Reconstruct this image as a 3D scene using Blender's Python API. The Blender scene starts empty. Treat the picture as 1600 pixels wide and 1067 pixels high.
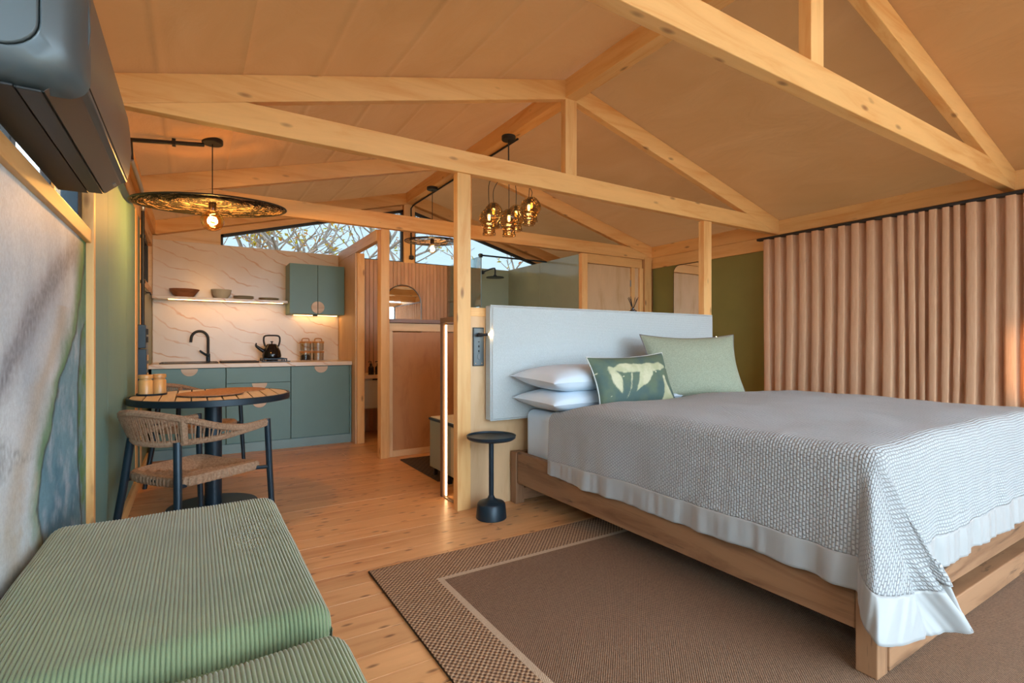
import bpy, bmesh, math, random
from mathutils import Vector, Matrix, noise
random.seed(7)
PI = math.pi
scn = bpy.context.scene
COL = scn.collection

# ------------------------------------------------------------------ camera, world, light, exposure
YAW = math.atan(496 / 798)
cam_d = bpy.data.cameras.new('camera')
cam = bpy.data.objects.new('camera', cam_d)
COL.objects.link(cam)
cam.location = (0, 0, 1.07)
cam.rotation_euler = (PI / 2, 0, -YAW)
cam_d.sensor_width = 36
cam_d.lens = 36 * 798 / 1600
cam_d.shift_y = (537 - 533.5) / 1600
cam_d.clip_start = 0.02
scn.camera = cam

world = bpy.data.worlds.new('sky')
scn.world = world
world.use_nodes = True
wn = world.node_tree.nodes
wn['Background'].inputs[0].default_value = (0.70, 0.86, 1.0, 1)
wn['Background'].inputs[1].default_value = 7.5

sun_d = bpy.data.lights.new('sun', 'SUN')
sun = bpy.data.objects.new('sun', sun_d)
COL.objects.link(sun)
sun_d.energy = 9.0
sun_d.angle = math.radians(2.5)
sun_d.color = (1.0, 0.50, 0.22)
sun.rotation_euler = Vector((1.0, -0.30, -0.165)).to_track_quat('-Z', 'Y').to_euler()


def portal(name, loc, sx, sy, direction):
    d = bpy.data.lights.new(name, 'AREA')
    d.shape = 'RECTANGLE'
    d.size = sx
    d.size_y = sy
    d.cycles.is_portal = True
    o = bpy.data.objects.new(name, d)
    COL.objects.link(o)
    o.location = loc
    o.rotation_euler = Vector(direction).to_track_quat('-Z', 'Z').to_euler()
    return o


portal('daylight_front', (2.33, -1.66, 1.12), 5.3, 2.6, (0, 1, 0))
portal('daylight_gable', (2.33, 6.45, 2.42), 4.4, 0.9, (0, -1, 0))
portal('daylight_left', (-0.52, 1.35, 1.83), 2.8, 0.6, (1, 0, 0))

scn.view_settings.view_transform = 'Standard'
scn.view_settings.look = 'None'
scn.view_settings.gamma = 1
scn.view_settings.use_curve_mapping = False
scn.view_settings.exposure = 0.62


# ------------------------------------------------------------------ colours and materials
def S(r, g, b):
    def f(c):
        c /= 255.0
        return c / 12.92 if c <= 0.04045 else ((c + 0.055) / 1.055) ** 2.4
    return (f(r), f(g), f(b), 1)


class NT:
    def __init__(self, name):
        self.m = bpy.data.materials.new(name)
        self.m.use_nodes = True
        self.t = self.m.node_tree
        self.b = self.t.nodes['Principled BSDF']
        self.out = self.t.nodes['Material Output']

    def n(self, kind, **kw):
        nd = self.t.nodes.new('ShaderNode' + kind)
        for k, v in kw.items():
            if hasattr(nd, k):
                setattr(nd, k, v)
            else:
                nd.inputs[k.replace('_', ' ')].default_value = v
        return nd

    def l(self, a, b):
        self.t.links.new(a, b)

    def ramp(self, src, stops, interp='LINEAR'):
        r = self.t.nodes.new('ShaderNodeValToRGB')
        r.color_ramp.interpolation = interp
        e = r.color_ramp.elements
        while len(e) < len(stops):
            e.new(0.5)
        for i, (p, c) in enumerate(stops):
            e[i].position = p
            e[i].color = c if len(c) == 4 else (*c, 1)
        self.l(src, r.inputs[0])
        return r.outputs[0]

    def mix(self, fac, a, b, mode='MIX'):
        m = self.t.nodes.new('ShaderNodeMix')
        m.data_type = 'RGBA'
        m.blend_type = mode
        if isinstance(fac, (int, float)):
            m.inputs[0].default_value = fac
        else:
            self.l(fac, m.inputs[0])
        for v, i in ((a, 6), (b, 7)):
            if isinstance(v, (tuple, list)):
                m.inputs[i].default_value = v
            else:
                self.l(v, m.inputs[i])
        return m.outputs[2]

    def math(self, op, a, b=None, c=None):
        m = self.t.nodes.new('ShaderNodeMath')
        m.operation = op
        for i, v in enumerate((a, b, c)):
            if v is None:
                continue
            if isinstance(v, (int, float)):
                m.inputs[i].default_value = v
            else:
                self.l(v, m.inputs[i])
        return m.outputs[0]

    def coords(self, scale=(1, 1, 1), rot=(0, 0, 0), kind='Object', rand=0.0):
        tc = self.t.nodes.new('ShaderNodeTexCoord')
        mp = self.t.nodes.new('ShaderNodeMapping')
        mp.inputs['Scale'].default_value = scale
        mp.inputs['Rotation'].default_value = rot
        src = tc.outputs[kind]
        if rand:
            oi = self.t.nodes.new('ShaderNodeObjectInfo')
            add = self.t.nodes.new('ShaderNodeVectorMath')
            add.operation = 'ADD'
            sc = self.math('MULTIPLY', oi.outputs['Random'], rand)
            self.l(src, add.inputs[0])
            self.l(sc, add.inputs[1])
            src = add.outputs[0]
        self.l(src, mp.inputs[0])
        return mp.outputs[0]

    def noise(self, vec, scale=5, detail=3, rough=0.5, dist=0.0):
        t = self.n('TexNoise')
        t.inputs['Scale'].default_value = scale
        t.inputs['Detail'].default_value = detail
        t.inputs['Roughness'].default_value = rough
        t.inputs['Distortion'].default_value = dist
        self.l(vec, t.inputs['Vector'])
        return t.outputs['Fac']

    def bump(self, h, strength=0.3, dist=0.01):
        b = self.n('Bump')
        b.inputs['Strength'].default_value = strength
        b.inputs['Distance'].default_value = dist
        self.l(h, b.inputs['Height'])
        self.l(b.outputs[0], self.b.inputs['Normal'])
        return b

    def set(self, color=None, rough=None, metal=None, **kw):
        if color is not None:
            if isinstance(color, (tuple, list)):
                self.b.inputs['Base Color'].default_value = color
            else:
                self.l(color, self.b.inputs['Base Color'])
        if rough is not None:
            self.b.inputs['Roughness'].default_value = rough
        if metal is not None:
            self.b.inputs['Metallic'].default_value = metal
        for k, v in kw.items():
            self.b.inputs[k.replace('_', ' ')].default_value = v
        return self.m


def paint(name, c, rough=0.5, metal=0.0, var=0.06, bump=0.0, **kw):
    t = NT(name)
    v = t.coords()
    nz = t.noise(v, 6, 4)
    a = tuple(x * (1 - var) for x in c[:3]) + (1,)
    b = tuple(min(1, x * (1 + var)) for x in c[:3]) + (1,)
    col = t.ramp(nz, [(0.3, a), (0.7, b)])
    if bump:
        t.bump(t.noise(v, 180, 2), bump, 0.002)
    return t.set(col, rough, metal, **kw)


def wood(name, base, dark, axis, rough=0.45, knots=True, grain=1.0, knot_col=None, knot_size=0.065, stripes=0.5, cracks=False):
    t = NT(name)
    al, ac = 0.9, 9.0 * grain
    sc = {'x': (al, ac, ac), 'y': (ac, al, ac), 'z': (ac, ac, al)}[axis]
    v = t.coords(sc, rand=31.7)
    w = t.noise(v, 1.6, 5, 0.62, 0.7)
    fine = t.noise(v, 9, 3, 0.6)
    col = t.ramp(w, [(0.28, dark), (0.50, base), (0.75, tuple(min(1, x * 1.10) for x in base[:3]) + (1,))])
    col = t.mix(t.math('MULTIPLY', fine, 0.30 * stripes), col, dark)
    oi = t.n('ObjectInfo')
    tint = t.math('MULTIPLY_ADD', oi.outputs['Random'], 0.16, 0.90)
    hs = t.n('HueSaturation')
    t.l(tint, hs.inputs['Value'])
    t.l(col, hs.inputs['Color'])
    col = hs.outputs[0]
    if knots:
        kc = knot_col or S(120, 62, 28)
        flat = name == 'larch_plank'
        ks = (4.0, 11, 1) if flat else {'x': (3.2, 9, 9), 'y': (9, 3.2, 9), 'z': (9, 9, 3.2)}[axis]
        kv = t.coords(ks, rand=17.3)
        vo = t.n('TexVoronoi')
        if flat:
            vo.voronoi_dimensions = '2D'
        vo.inputs['Scale'].default_value = 1.0
        t.l(kv, vo.inputs['Vector'])
        k = t.ramp(vo.outputs['Distance'], [(0.0, (1, 1, 1)), (knot_size, (0.75, 0.75, 0.75)), (knot_size * 2.2, (0, 0, 0))])
        col = t.mix(t.math('MULTIPLY', k, 0.8), col, kc)
    if cracks:
        cs_ = {'x': (1.6, 16, 16), 'y': (16, 1.6, 16), 'z': (16, 16, 1.6)}[axis]
        cn = t.noise(t.coords(cs_, rand=5.1), 1.0, 5, 0.65, 0.5)
        zone = t.noise(t.coords((1.3, 1.3, 1.3), rand=9.1), 1.2, 2)
        cm = t.math('MULTIPLY', t.ramp(cn, [(0.57, (0, 0, 0)), (0.64, (1, 1, 1))]), t.ramp(zone, [(0.40, (0, 0, 0)), (0.52, (1, 1, 1))]))
        col = t.mix(t.math('MULTIPLY', cm, 0.85), col, S(46, 30, 22))
    t.bump(fine, 0.08, 0.002)
    return t.set(col, rough)


M = {}
for ax in 'xyz':
    M['pine_' + ax] = wood('pine_' + ax, S(240, 192, 126), S(226, 160, 90), ax, 0.5)
    M['plain_pine_' + ax] = wood('plain_pine_' + ax, S(236, 204, 158), S(222, 178, 124), ax, 0.5, knots=False)
    M['oak_' + ax] = wood('oak_' + ax, S(152, 112, 80), S(112, 76, 50), ax, 0.5, knots=True, grain=0.9, knot_col=S(40, 26, 18), knot_size=0.06, cracks=True)
M['ply'] = wood('plywood', S(218, 184, 142), S(200, 158, 112), 'z', 0.5, knots=False, grain=0.35)
M['ply_warm'] = wood('plywood_warm', S(196, 146, 100), S(172, 118, 76), 'z', 0.4, knots=False, grain=0.3)
M['plank'] = wood('larch_plank', S(222, 170, 118), S(194, 130, 80), 'x', 0.33, knots=True, knot_col=S(84, 38, 18), knot_size=0.05, stripes=1.0)
M['plank_gap'] = paint('plank_gap', S(214, 196, 172), 0.8)
M['slat'] = wood('slat_wood', S(206, 158, 122), S(184, 132, 98), 'z', 0.5, knots=False)
M['walnut'] = wood('walnut_cap', S(150, 118, 100), S(120, 88, 72), 'x', 0.4, knots=False)
M['brown_frame'] = paint('brown_frame', S(112, 84, 62), 0.45)
M['cab_green'] = paint('cabinet_green', S(104, 142, 141), 0.42, var=0.02)
M['plinth'] = paint('plinth_teal', S(128, 160, 164), 0.4)
M['panel_green'] = paint('panel_green', S(110, 150, 144), 0.62, var=0.03)
M['olive'] = paint('panel_olive', S(130, 128, 72), 0.45, var=0.03)
M['shower_green'] = paint('shower_panel', S(160, 172, 150), 0.12, var=0.03)
M['black'] = paint('matte_black', S(28, 29, 31), 0.5)
M['black_gloss'] = paint('gloss_black', S(22, 23, 25), 0.12)
M['blue_black'] = paint('blue_black_metal', S(30, 48, 60), 0.38, 0.3)
M['navy'] = paint('navy_box', S(22, 52, 72), 0.35)
M['ac_body'] = paint('ac_charcoal', S(82, 92, 96), 0.35, 0.2, var=0.02)
M['ac_dark'] = paint('ac_dark', S(38, 40, 41), 0.4, 0.2, var=0.02)
M['ac_louver'] = paint('ac_louver', S(92, 82, 74), 0.35, 0.3, var=0.02)
M['alu'] = paint('aluminium', S(170, 178, 182), 0.3, 0.8)
M['steel'] = paint('steel', S(150, 155, 158), 0.3, 0.9)
M['white'] = paint('white_plastic', S(232, 232, 228), 0.4)
M['cream'] = paint('cream_paint', S(196, 188, 160), 0.4)
M['handle'] = wood('birch_handle', S(214, 196, 172), S(196, 172, 142), 'x', 0.5, knots=False)
M['sheet'] = paint('sheet', S(208, 222, 234), 0.85, var=0.02)
M['satin'] = paint('satin_hem', S(156, 158, 158), 0.42, var=0.03, Sheen_Weight=0.3)
M['green_box'] = paint('green_box', S(140, 146, 128), 0.4, var=0.02)
M['rope'] = NT('rope')
t = M['rope']
v = t.coords((1, 1, 1))
col = t.ramp(t.noise(v, 90, 3, 0.6), [(0.25, S(128, 98, 74)), (0.75, S(176, 144, 116))])
t.bump(t.noise(v, 240, 2), 0.5, 0.003)
M['rope'] = t.set(col, 0.85)

t = NT('canvas')
v = t.coords()
w1 = t.noise(t.coords((1.2, 0.6, 1)), 2.2, 5, 0.55, 1.2)
col = t.ramp(w1, [(0.3, S(172, 120, 70)), (0.7, S(182, 130, 80))])
t.bump(w1, 0.35, 0.05)
t.set(col, 0.6)
tr = t.n('BsdfTranslucent')
t.l(col, tr.inputs[0])
mx = t.n('MixShader')
mx.inputs[0].default_value = 0.04
t.l(t.b.outputs[0], mx.inputs[1])
t.l(tr.outputs[0], mx.inputs[2])
t.l(mx.outputs[0], t.out.inputs[0])
M['canvas'] = t.m

t = NT('marble')
v = t.coords((1, 1, 1), (0, math.radians(-26), 0))
nw = t.noise(v, 1.7, 4, 0.6)
mp = t.n('VectorMath', operation='MULTIPLY_ADD')
t.l(nw, mp.inputs[0])
mp.inputs[1].default_value = (0.0, 0.0, 0.32)
t.l(v, mp.inputs[2])
wv = t.n('TexWave', wave_type='BANDS', bands_direction='Z')
wv.inputs['Scale'].default_value = 2.3
wv.inputs['Distortion'].default_value = 2.4
wv.inputs['Detail'].default_value = 3
t.l(mp.outputs[0], wv.inputs['Vector'])
vein = t.ramp(wv.outputs['Fac'], [(0.955, (0, 0, 0)), (1.0, (1, 1, 1))])
vmask = t.math('MULTIPLY', vein, t.ramp(t.noise(v, 3.5, 3), [(0.38, (0.05, 0.05, 0.05)), (0.62, (0.9, 0.9, 0.9))]))
base = t.ramp(t.noise(v, 2.4, 4), [(0.3, S(222, 206, 184)), (0.7, S(232, 220, 202))])
col = t.mix(vmask, base, S(206, 160, 118))
M['marble'] = t.set(col, 0.25)

t = NT('curtain_linen')
v = t.coords((1, 1, 1))
th = t.noise(t.coords((220, 220, 10)), 1, 2)
col = t.ramp(th, [(0.3, S(214, 168, 132)), (0.7, S(226, 184, 148))])
t.bump(th, 0.15, 0.002)
t.set(col, 0.85)
tr = t.n('BsdfTranslucent')
t.l(col, tr.inputs[0])
mx = t.n('MixShader')
mx.inputs[0].default_value = 0.18
t.l(t.b.outputs[0], mx.inputs[1])
t.l(tr.outputs[0], mx.inputs[2])
t.l(mx.outputs[0], t.out.inputs[0])
M['curtain'] = t.m

t = NT('headboard_weave')
v = t.coords()
wz = t.n('TexWave', wave_type='BANDS', bands_direction='Z')
wz.inputs['Scale'].default_value = 38
wz.inputs['Distortion'].default_value = 3
wz.inputs['Detail'].default_value = 2
wz.inputs['Detail Scale'].default_value = 9
t.l(v, wz.inputs['Vector'])
col = t.ramp(wz.outputs['Fac'], [(0.0, S(176, 186, 188)), (1.0, S(206, 214, 216))])
t.bump(wz.outputs['Fac'], 0.25, 0.003)
M['headboard'] = t.set(col, 0.9)

t = NT('corduroy')
v = t.coords()
col = t.ramp(t.noise(t.coords((1, 1, 1)), 3.5, 4, 0.6), [(0.25, S(110, 128, 94)), (0.75, S(144, 160, 120))])
t.bump(t.noise(v, 260, 2), 0.25, 0.002)
M['corduroy'] = t.set(col, 0.8, Sheen_Weight=0.5, Sheen_Roughness=0.4)

t = NT('quilt')
uv = t.coords((1, 1, 1), kind='UV')
br = t.n('TexBrick')
br.inputs['Scale'].default_value = 1.0
br.inputs['Brick Width'].default_value = 0.0165
br.inputs['Row Height'].default_value = 0.0115
br.inputs['Mortar Size'].default_value = 0.0038
br.inputs['Mortar Smooth'].default_value = 1.0
nv = t.n('TexNoise')
nv.inputs['Scale'].default_value = 24
t.l(uv, nv.inputs['Vector'])
ad = t.n('VectorMath', operation='MULTIPLY_ADD')
t.l(nv.outputs['Color'], ad.inputs[0])
ad.inputs[1].default_value = (0.009, 0.009, 0)
t.l(uv, ad.inputs[2])
t.l(ad.outputs[0], br.inputs['Vector'])
inv = t.math('SUBTRACT', 1.0, br.outputs['Fac'])
col = t.mix(br.outputs['Fac'], S(176, 181, 184), S(138, 140, 141))
wr_ = t.noise(uv, 7.0, 4, 0.6, 0.8)
hq = t.math('MULTIPLY_ADD', wr_, 2.2, inv)
t.bump(hq, 0.75, 0.005)
M['quilt'] = t.set(col, 0.85, Sheen_Weight=0.2)

t = NT('green_linen')
v = t.coords()
ww = t.noise(t.coords((1, 1, 1)), 160, 3, 0.7)
col = t.ramp(ww, [(0.3, S(134, 142, 122)), (0.7, S(166, 172, 150))])
t.bump(ww, 0.3, 0.002)
M['green_linen'] = t.set(col, 0.9)


def weave(name, c1, c2, pitch_x, pitch_y, depth=0.004):
    t = NT(name)
    v = t.coords()
    sx = t.n('SeparateXYZ')
    t.l(v, sx.inputs[0])
    wob = t.noise(v, 60, 2)
    ax = t.math('SINE', t.math('MULTIPLY_ADD', wob, 1.2, t.math('MULTIPLY', sx.outputs[0], 2 * PI / pitch_x)))
    row = t.math('MULTIPLY', sx.outputs[1], 2 * PI / pitch_y)
    ay = t.math('SINE', t.math('MULTIPLY_ADD', wob, 1.2, row))
    h = t.math('MULTIPLY_ADD', t.math('MULTIPLY', ax, ay), 0.5, 0.5)
    sp = t.noise(v, 220, 2)
    f = t.math('MULTIPLY_ADD', sp, 0.5, t.math('MULTIPLY', h, 0.55))
    col = t.ramp(f, [(0.32, c1), (0.72, c2)])
    t.bump(h, 0.7, depth)
    return t.set(col, 0.95)


M['rug_border'] = weave('rug_border_weave', S(84, 58, 42), S(192, 156, 122), 0.022, 0.022, 0.005)
M['rug_field'] = weave('rug_field_weave', S(78, 57, 43), S(156, 122, 95), 0.010, 0.010, 0.003)
M['rug_line'] = weave('rug_line_weave', S(168, 144, 120), S(204, 180, 154), 0.008, 0.008, 0.002)
M['mat_dark'] = weave('mat_weave', S(58, 46, 38), S(96, 78, 62), 0.05, 0.012, 0.003)


def thin_glass(name, tint, refl=0.08, rough=0.0):
    t = NT(name)
    tr = t.n('BsdfTransparent')
    tr.inputs[0].default_value = tint
    gl = t.n('BsdfGlossy')
    gl.inputs['Roughness'].default_value = rough
    lw = t.n('LayerWeight')
    lw.inputs[0].default_value = 0.25
    f = t.math('MULTIPLY_ADD', lw.outputs['Fresnel'], 0.6, refl * 0.3)
    mx = t.n('MixShader')
    t.l(f, mx.inputs[0])
    t.l(tr.outputs[0], mx.inputs[1])
    t.l(gl.outputs[0], mx.inputs[2])
    t.l(mx.outputs[0], t.out.inputs[0])
    return t.m


M['glass'] = thin_glass('clear_glass', (0.95, 0.97, 0.97, 1))
M['sky_dim_glass'] = thin_glass('sky_dimming_glass', (0.30, 0.32, 0.325, 1))  # grey tint added to the gable panes so the sky does not burn out
M['dark_glass'] = thin_glass('dark_window_glass', (0.05, 0.06, 0.07, 1))  # dark kitchen panes; heavy tint also added to block the low sun
M['screen_glass'] = thin_glass('shower_glass', (0.86, 0.93, 0.92, 1))
M['amber_glass'] = thin_glass('amber_glass', (0.80, 0.62, 0.38, 1), 0.3, 0.1)
M['bulb_amber'] = thin_glass('bulb_amber_glass', (1.0, 0.74, 0.34, 1), 0.25)
M['bulb_clear'] = thin_glass('bulb_clear_glass', (1.0, 0.96, 0.85, 1), 0.1)


def emit(name, c, s):
    t = NT(name)
    e = t.n('Emission')
    e.inputs[0].default_value = c
    e.inputs[1].default_value = s
    t.l(e.outputs[0], t.out.inputs[0])
    return t.m


M['filament'] = emit('filament', (1, 0.55, 0.14, 1), 14)
M['led'] = emit('led_strip', (1, 0.62, 0.30, 1), 10)
M['led_soft'] = emit('led_soft', (1, 0.52, 0.18, 1), 12)
M['spot'] = emit('reading_spot', (1, 0.62, 0.28, 1), 60)
t = NT('mirror_glass')
M['mirror'] = t.set((0.92, 0.93, 0.92, 1), 0.02, 1.0)


def attr_print(name, rough=0.6, grain=0.12, gs=120):
    t = NT(name)
    a = t.n('VertexColor', layer_name='print')
    v = t.coords()
    g = t.noise(v, gs, 4, 0.7)
    hs = t.n('HueSaturation')
    t.l(t.math('MULTIPLY_ADD', g, grain * 2, 1 - grain), hs.inputs['Value'])
    t.l(a.outputs[0], hs.inputs['Color'])
    t.bump(g, 0.15, 0.002)
    return t.set(hs.outputs[0], rough)


M['mural_print'] = attr_print('mural_print', 0.55, 0.30, 90)
M['cushion_print'] = attr_print('cushion_print', 0.85, 0.10, 140)
t = NT('terrain')
col = t.ramp(t.noise(t.coords(), 0.6, 5), [(0.3, S(120, 104, 80)), (0.7, S(160, 140, 108))])
M['ground'] = t.set(col, 0.9)
M['bark'] = paint('bark', S(204, 188, 176), 0.9, var=0.2)
t = NT('leaf')
oi = t.n('TexCoord')
col = t.ramp(t.noise(oi.outputs['Object'], 9, 1), [(0.35, S(210, 205, 40)), (0.5, S(255, 215, 30)), (0.62, S(245, 130, 50))])
t.set(col, 0.6)
tr = t.n('BsdfTranslucent')
t.l(col, tr.inputs[0])
mx = t.n('MixShader')
mx.inputs[0].default_value = 0.5
t.l(t.b.outputs[0], mx.inputs[1])
t.l(tr.outputs[0], mx.inputs[2])
t.l(mx.outputs[0], t.out.inputs[0])
M['leaf'] = t.m
M['wood_bowl'] = wood('bowl_wood', S(176, 112, 72), S(140, 82, 50), 'x', 0.45, knots=False)
M['ceramic'] = paint('ceramic_sage', S(204, 196, 166), 0.4, var=0.08)
M['brass_wood'] = wood('gold_wood', S(214, 166, 104), S(186, 130, 70), 'z', 0.3, knots=False)
M['bamboo'] = wood('bamboo', S(196, 140, 80), S(164, 108, 56), 'x', 0.4, knots=False)
M['table_slat'] = wood('table_slat_wood', S(204, 184, 162), S(180, 156, 132), 'y', 0.4, knots=False)
M['jute'] = NT('jute_mat')
t = M['jute']
v = t.coords()
col = t.ramp(t.noise(v, 110, 3, 0.7), [(0.3, S(140, 98, 70)), (0.7, S(186, 142, 108))])
t.bump(t.noise(v, 150, 2), 0.6, 0.004)
M['jute'] = t.set(col, 0.9)
M['piping'] = paint('white_piping', S(206, 210, 206), 0.8)
M['grey_piping'] = paint('grey_piping', S(120, 112, 112), 0.8)
M['strand'] = paint('shade_strand', S(24, 19, 15), 0.85, var=0.5)
M['bottle'] = paint('amber_bottle', S(44, 30, 22), 0.2)
M['coffee'] = paint('dark_contents', S(40, 34, 32), 0.6)


# ------------------------------------------------------------------ mesh building
class MB:
    def __init__(s):
        s.v = []
        s.f = []
        s.uv = None
        s.col = None

    def add(s, vs, fs):
        n = len(s.v)
        s.v += [tuple(p) for p in vs]
        s.f += [tuple(i + n for i in f) for f in fs]
        return s

    def box(s, x0, x1, y0, y1, z0, z1):
        vs = [(x, y, z) for z in (z0, z1) for y in (y0, y1) for x in (x0, x1)]
        return s.add(vs, [(0, 2, 3, 1), (4, 5, 7, 6), (0, 1, 5, 4), (1, 3, 7, 5), (3, 2, 6, 7), (2, 0, 4, 6)])

    def prism(s, poly, axis, a, b):
        def P(p, q):
            u, w = p
            return {'x': (q, u, w), 'y': (u, q, w), 'z': (u, w, q)}[axis]
        n = len(poly)
        vs = [P(p, a) for p in poly] + [P(p, b) for p in poly]
        fs = [tuple(range(n)), tuple(range(2 * n - 1, n - 1, -1))]
        fs += [(i, i + n, (i + 1) % n + n, (i + 1) % n) for i in range(n)]
        return s.add(vs, fs)

    def tube(s, path, r, n=8, closed=False, cap=True):
        pts = [Vector(p) for p in path]
        m = len(pts)
        rad = r if isinstance(r, (list, tuple)) else [r] * m
        vs = []
        ref = Vector((0, 0, 1))
        prev = None
        for i, p in enumerate(pts):
            if closed:
                d = pts[(i + 1) % m] - pts[i - 1]
            else:
                d = pts[min(i + 1, m - 1)] - pts[max(i - 1, 0)]
            if d.length < 1e-9:
                d = Vector((0, 0, 1))
            d.normalize()
            if prev is None:
                k = ref if abs(d.dot(ref)) < 0.9 else Vector((1, 0, 0))
                a = d.cross(k).normalized()
            else:
                a = (prev - d * prev.dot(d)).normalized()
            prev = a
            b = d.cross(a)
            for j in range(n):
                th = 2 * PI * j / n
                vs.append(p + (a * math.cos(th) + b * math.sin(th)) * rad[i])
        fs = []
        for i in range(m if closed else m - 1):
            for j in range(n):
                i2 = (i + 1) % m
                fs.append((i * n + j, i * n + (j + 1) % n, i2 * n + (j + 1) % n, i2 * n + j))
        if cap and not closed:
            fs.append(tuple(range(n - 1, -1, -1)))
            fs.append(tuple((m - 1) * n + j for j in range(n)))
        return s.add(vs, fs)

    def lathe(s, prof, c=(0, 0, 0), n=32, caps=True):
        vs = []
        fs = []
        m = len(prof)
        for (r, z) in prof:
            for j in range(n):
                th = 2 * PI * j / n
                vs.append((c[0] + r * math.cos(th), c[1] + r * math.sin(th), c[2] + z))
        for i in range(m - 1):
            for j in range(n):
                fs.append((i * n + j, i * n + (j + 1) % n, (i + 1) * n + (j + 1) % n, (i + 1) * n + j))
        if caps:
            if prof[0][0] > 1e-5:
                fs.append(tuple(range(n - 1, -1, -1)))
            if prof[-1][0] > 1e-5:
                fs.append(tuple((m - 1) * n + j for j in range(n)))
        return s.add(vs, fs)

    def grid(s, fn, nu, nv, uv=None):
        base = len(s.v)
        if uv is not None and s.uv is None:
            s.uv = [(0, 0)] * base
        for i in range(nu + 1):
            for j in range(nv + 1):
                s.v.append(tuple(fn(i / nu, j / nv)))
                if uv is not None:
                    s.uv.append(uv(i / nu, j / nv))
        for i in range(nu):
            for j in range(nv):
                a = base + i * (nv + 1) + j
                s.f.append((a, a + nv + 1, a + nv + 2, a + 1))
        return s


OFF = {}


def setp(o, label=None, cat=None, group=None, kind=None):
    if label:
        o['label'] = label
    if cat:
        o['category'] = cat
    if group:
        o['group'] = group
    if kind:
        o['kind'] = kind
    return o


def thing(name, loc, label, cat, group=None, kind=None):
    o = bpy.data.objects.new(name, None)
    COL.objects.link(o)
    o.location = loc
    o.empty_display_size = 0.05
    OFF[o.name] = Vector(loc)
    return setp(o, label, cat, group, kind)


def build(name, mb, mat, parent=None, smooth=None, bevel=0, label=None, solid=0, subsurf=0, cols=None, doublesided=False):
    """one mesh object; verts given in world space; parented parts keep their thing's origin"""
    if parent is not None:
        off = OFF[parent.name]
    else:
        xs, ys, zs = zip(*mb.v)
        off = Vector(((min(xs) + max(xs)) / 2, (min(ys) + max(ys)) / 2, min(zs)))
    me = bpy.data.meshes.new(name)
    me.from_pydata([(x - off[0], y - off[1], z - off[2]) for x, y, z in mb.v], [], mb.f)
    if mb.uv:
        lay = me.uv_layers.new(name='UVMap')
        for lp in me.loops:
            lay.data[lp.index].uv = mb.uv[lp.vertex_index]
    if cols:
        ca = me.color_attributes.new('print', 'FLOAT_COLOR', 'POINT')
        for i, c in enumerate(cols):
            ca.data[i].color = c
    me.materials.append(M[mat] if isinstance(mat, str) else mat)
    if not mb.uv or True:
        bm = bmesh.new()
        bm.from_mesh(me)
        bmesh.ops.recalc_face_normals(bm, faces=bm.faces)
        bm.to_mesh(me)
        bm.free()
    if smooth:
        me.polygons.foreach_set('use_smooth', [True] * len(me.polygons))
        me.set_sharp_from_angle(angle=math.radians(smooth if smooth is not True else 40))
    o = bpy.data.objects.new(name, me)
    COL.objects.link(o)
    if parent is not None:
        o.parent = parent
    else:
        o.location = off
    OFF[o.name] = Vector(off)
    if solid:
        m = o.modifiers.new('thick', 'SOLIDIFY')
        m.thickness = solid
        m.offset = -1
    if bevel:
        m = o.modifiers.new('bevel', 'BEVEL')
        m.width = bevel
        m.segments = 2
        m.limit_method = 'ANGLE'
        m.angle_limit = math.radians(40)
    if subsurf:
        m = o.modifiers.new('sub', 'SUBSURF')
        m.levels = m.render_levels = subsurf
    if label:
        o['label'] = label
    return o


def bx(name, x0, x1, y0, y1, z0, z1, mat, parent=None, bevel=0.003, label=None):
    return build(name, MB().box(x0, x1, y0, y1, z0, z1), mat, parent, bevel=bevel, label=label)


def copy_tree(o, parent=None):
    c = o.copy()
    COL.objects.link(c)
    c.parent = parent
    for ch in list(o.children):
        copy_tree(ch, c)
    return c


def arc(cx, cy, r, a0, a1, n):
    return [(cx + r * math.cos(a0 + (a1 - a0) * i / n), cy + r * math.sin(a0 + (a1 - a0) * i / n)) for i in range(n + 1)]


def bez(pts, n):
    """catmull-rom through points"""
    P = [Vector(p) for p in pts]
    P = [P[0] * 2 - P[1]] + P + [P[-1] * 2 - P[-2]]
    out = []
    seg = len(P) - 3
    for i in range(n + 1):
        t = i / n * seg
        k = min(int(t), seg - 1)
        t -= k
        a, b, c, d = P[k:k + 4]
        out.append(0.5 * ((2 * b) + (c - a) * t + (2 * a - 5 * b + 4 * c - d) * t * t + (3 * b - a - 3 * c + d) * t ** 3))
    return out


# dimensions of the room
XL, XR, XM = -0.36, 5.03, 2.335
YB, YF = 6.27, -1.6
PITCH, RZ = 0.26, 3.0


def roof(x):
    return RZ - PITCH * abs(x - XM)


# ------------------------------------------------------------------ floor
floor = thing('floor', (2.3, 2.3, 0), 'wide knotty larch plank floor of the cabin', 'floor', kind='structure')
bx('subfloor', -0.6, 5.3, -1.7, 6.5, -0.06, -0.008, 'plank_gap', floor, bevel=0)
PW = 0.1343
k = 0
y = 2.153 - 28 * PW
row = -28
meshes = {}
while y < 6.4:
    gap = 0.0042 if row % 5 == 0 else 0.0009
    rnd = random.Random(row)
    cuts = [-0.5, 5.2]
    if True:
        cuts = [-0.5, rnd.uniform(0.6, 4.4), 5.2]
    for a, b in zip(cuts[:-1], cuts[1:]):
        bx('plank', a + 0.0006, b - 0.0006, y + gap, y + PW, -0.02, 0.0, 'plank', floor, bevel=0.0008)
    y += PW
    row += 1

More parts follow.
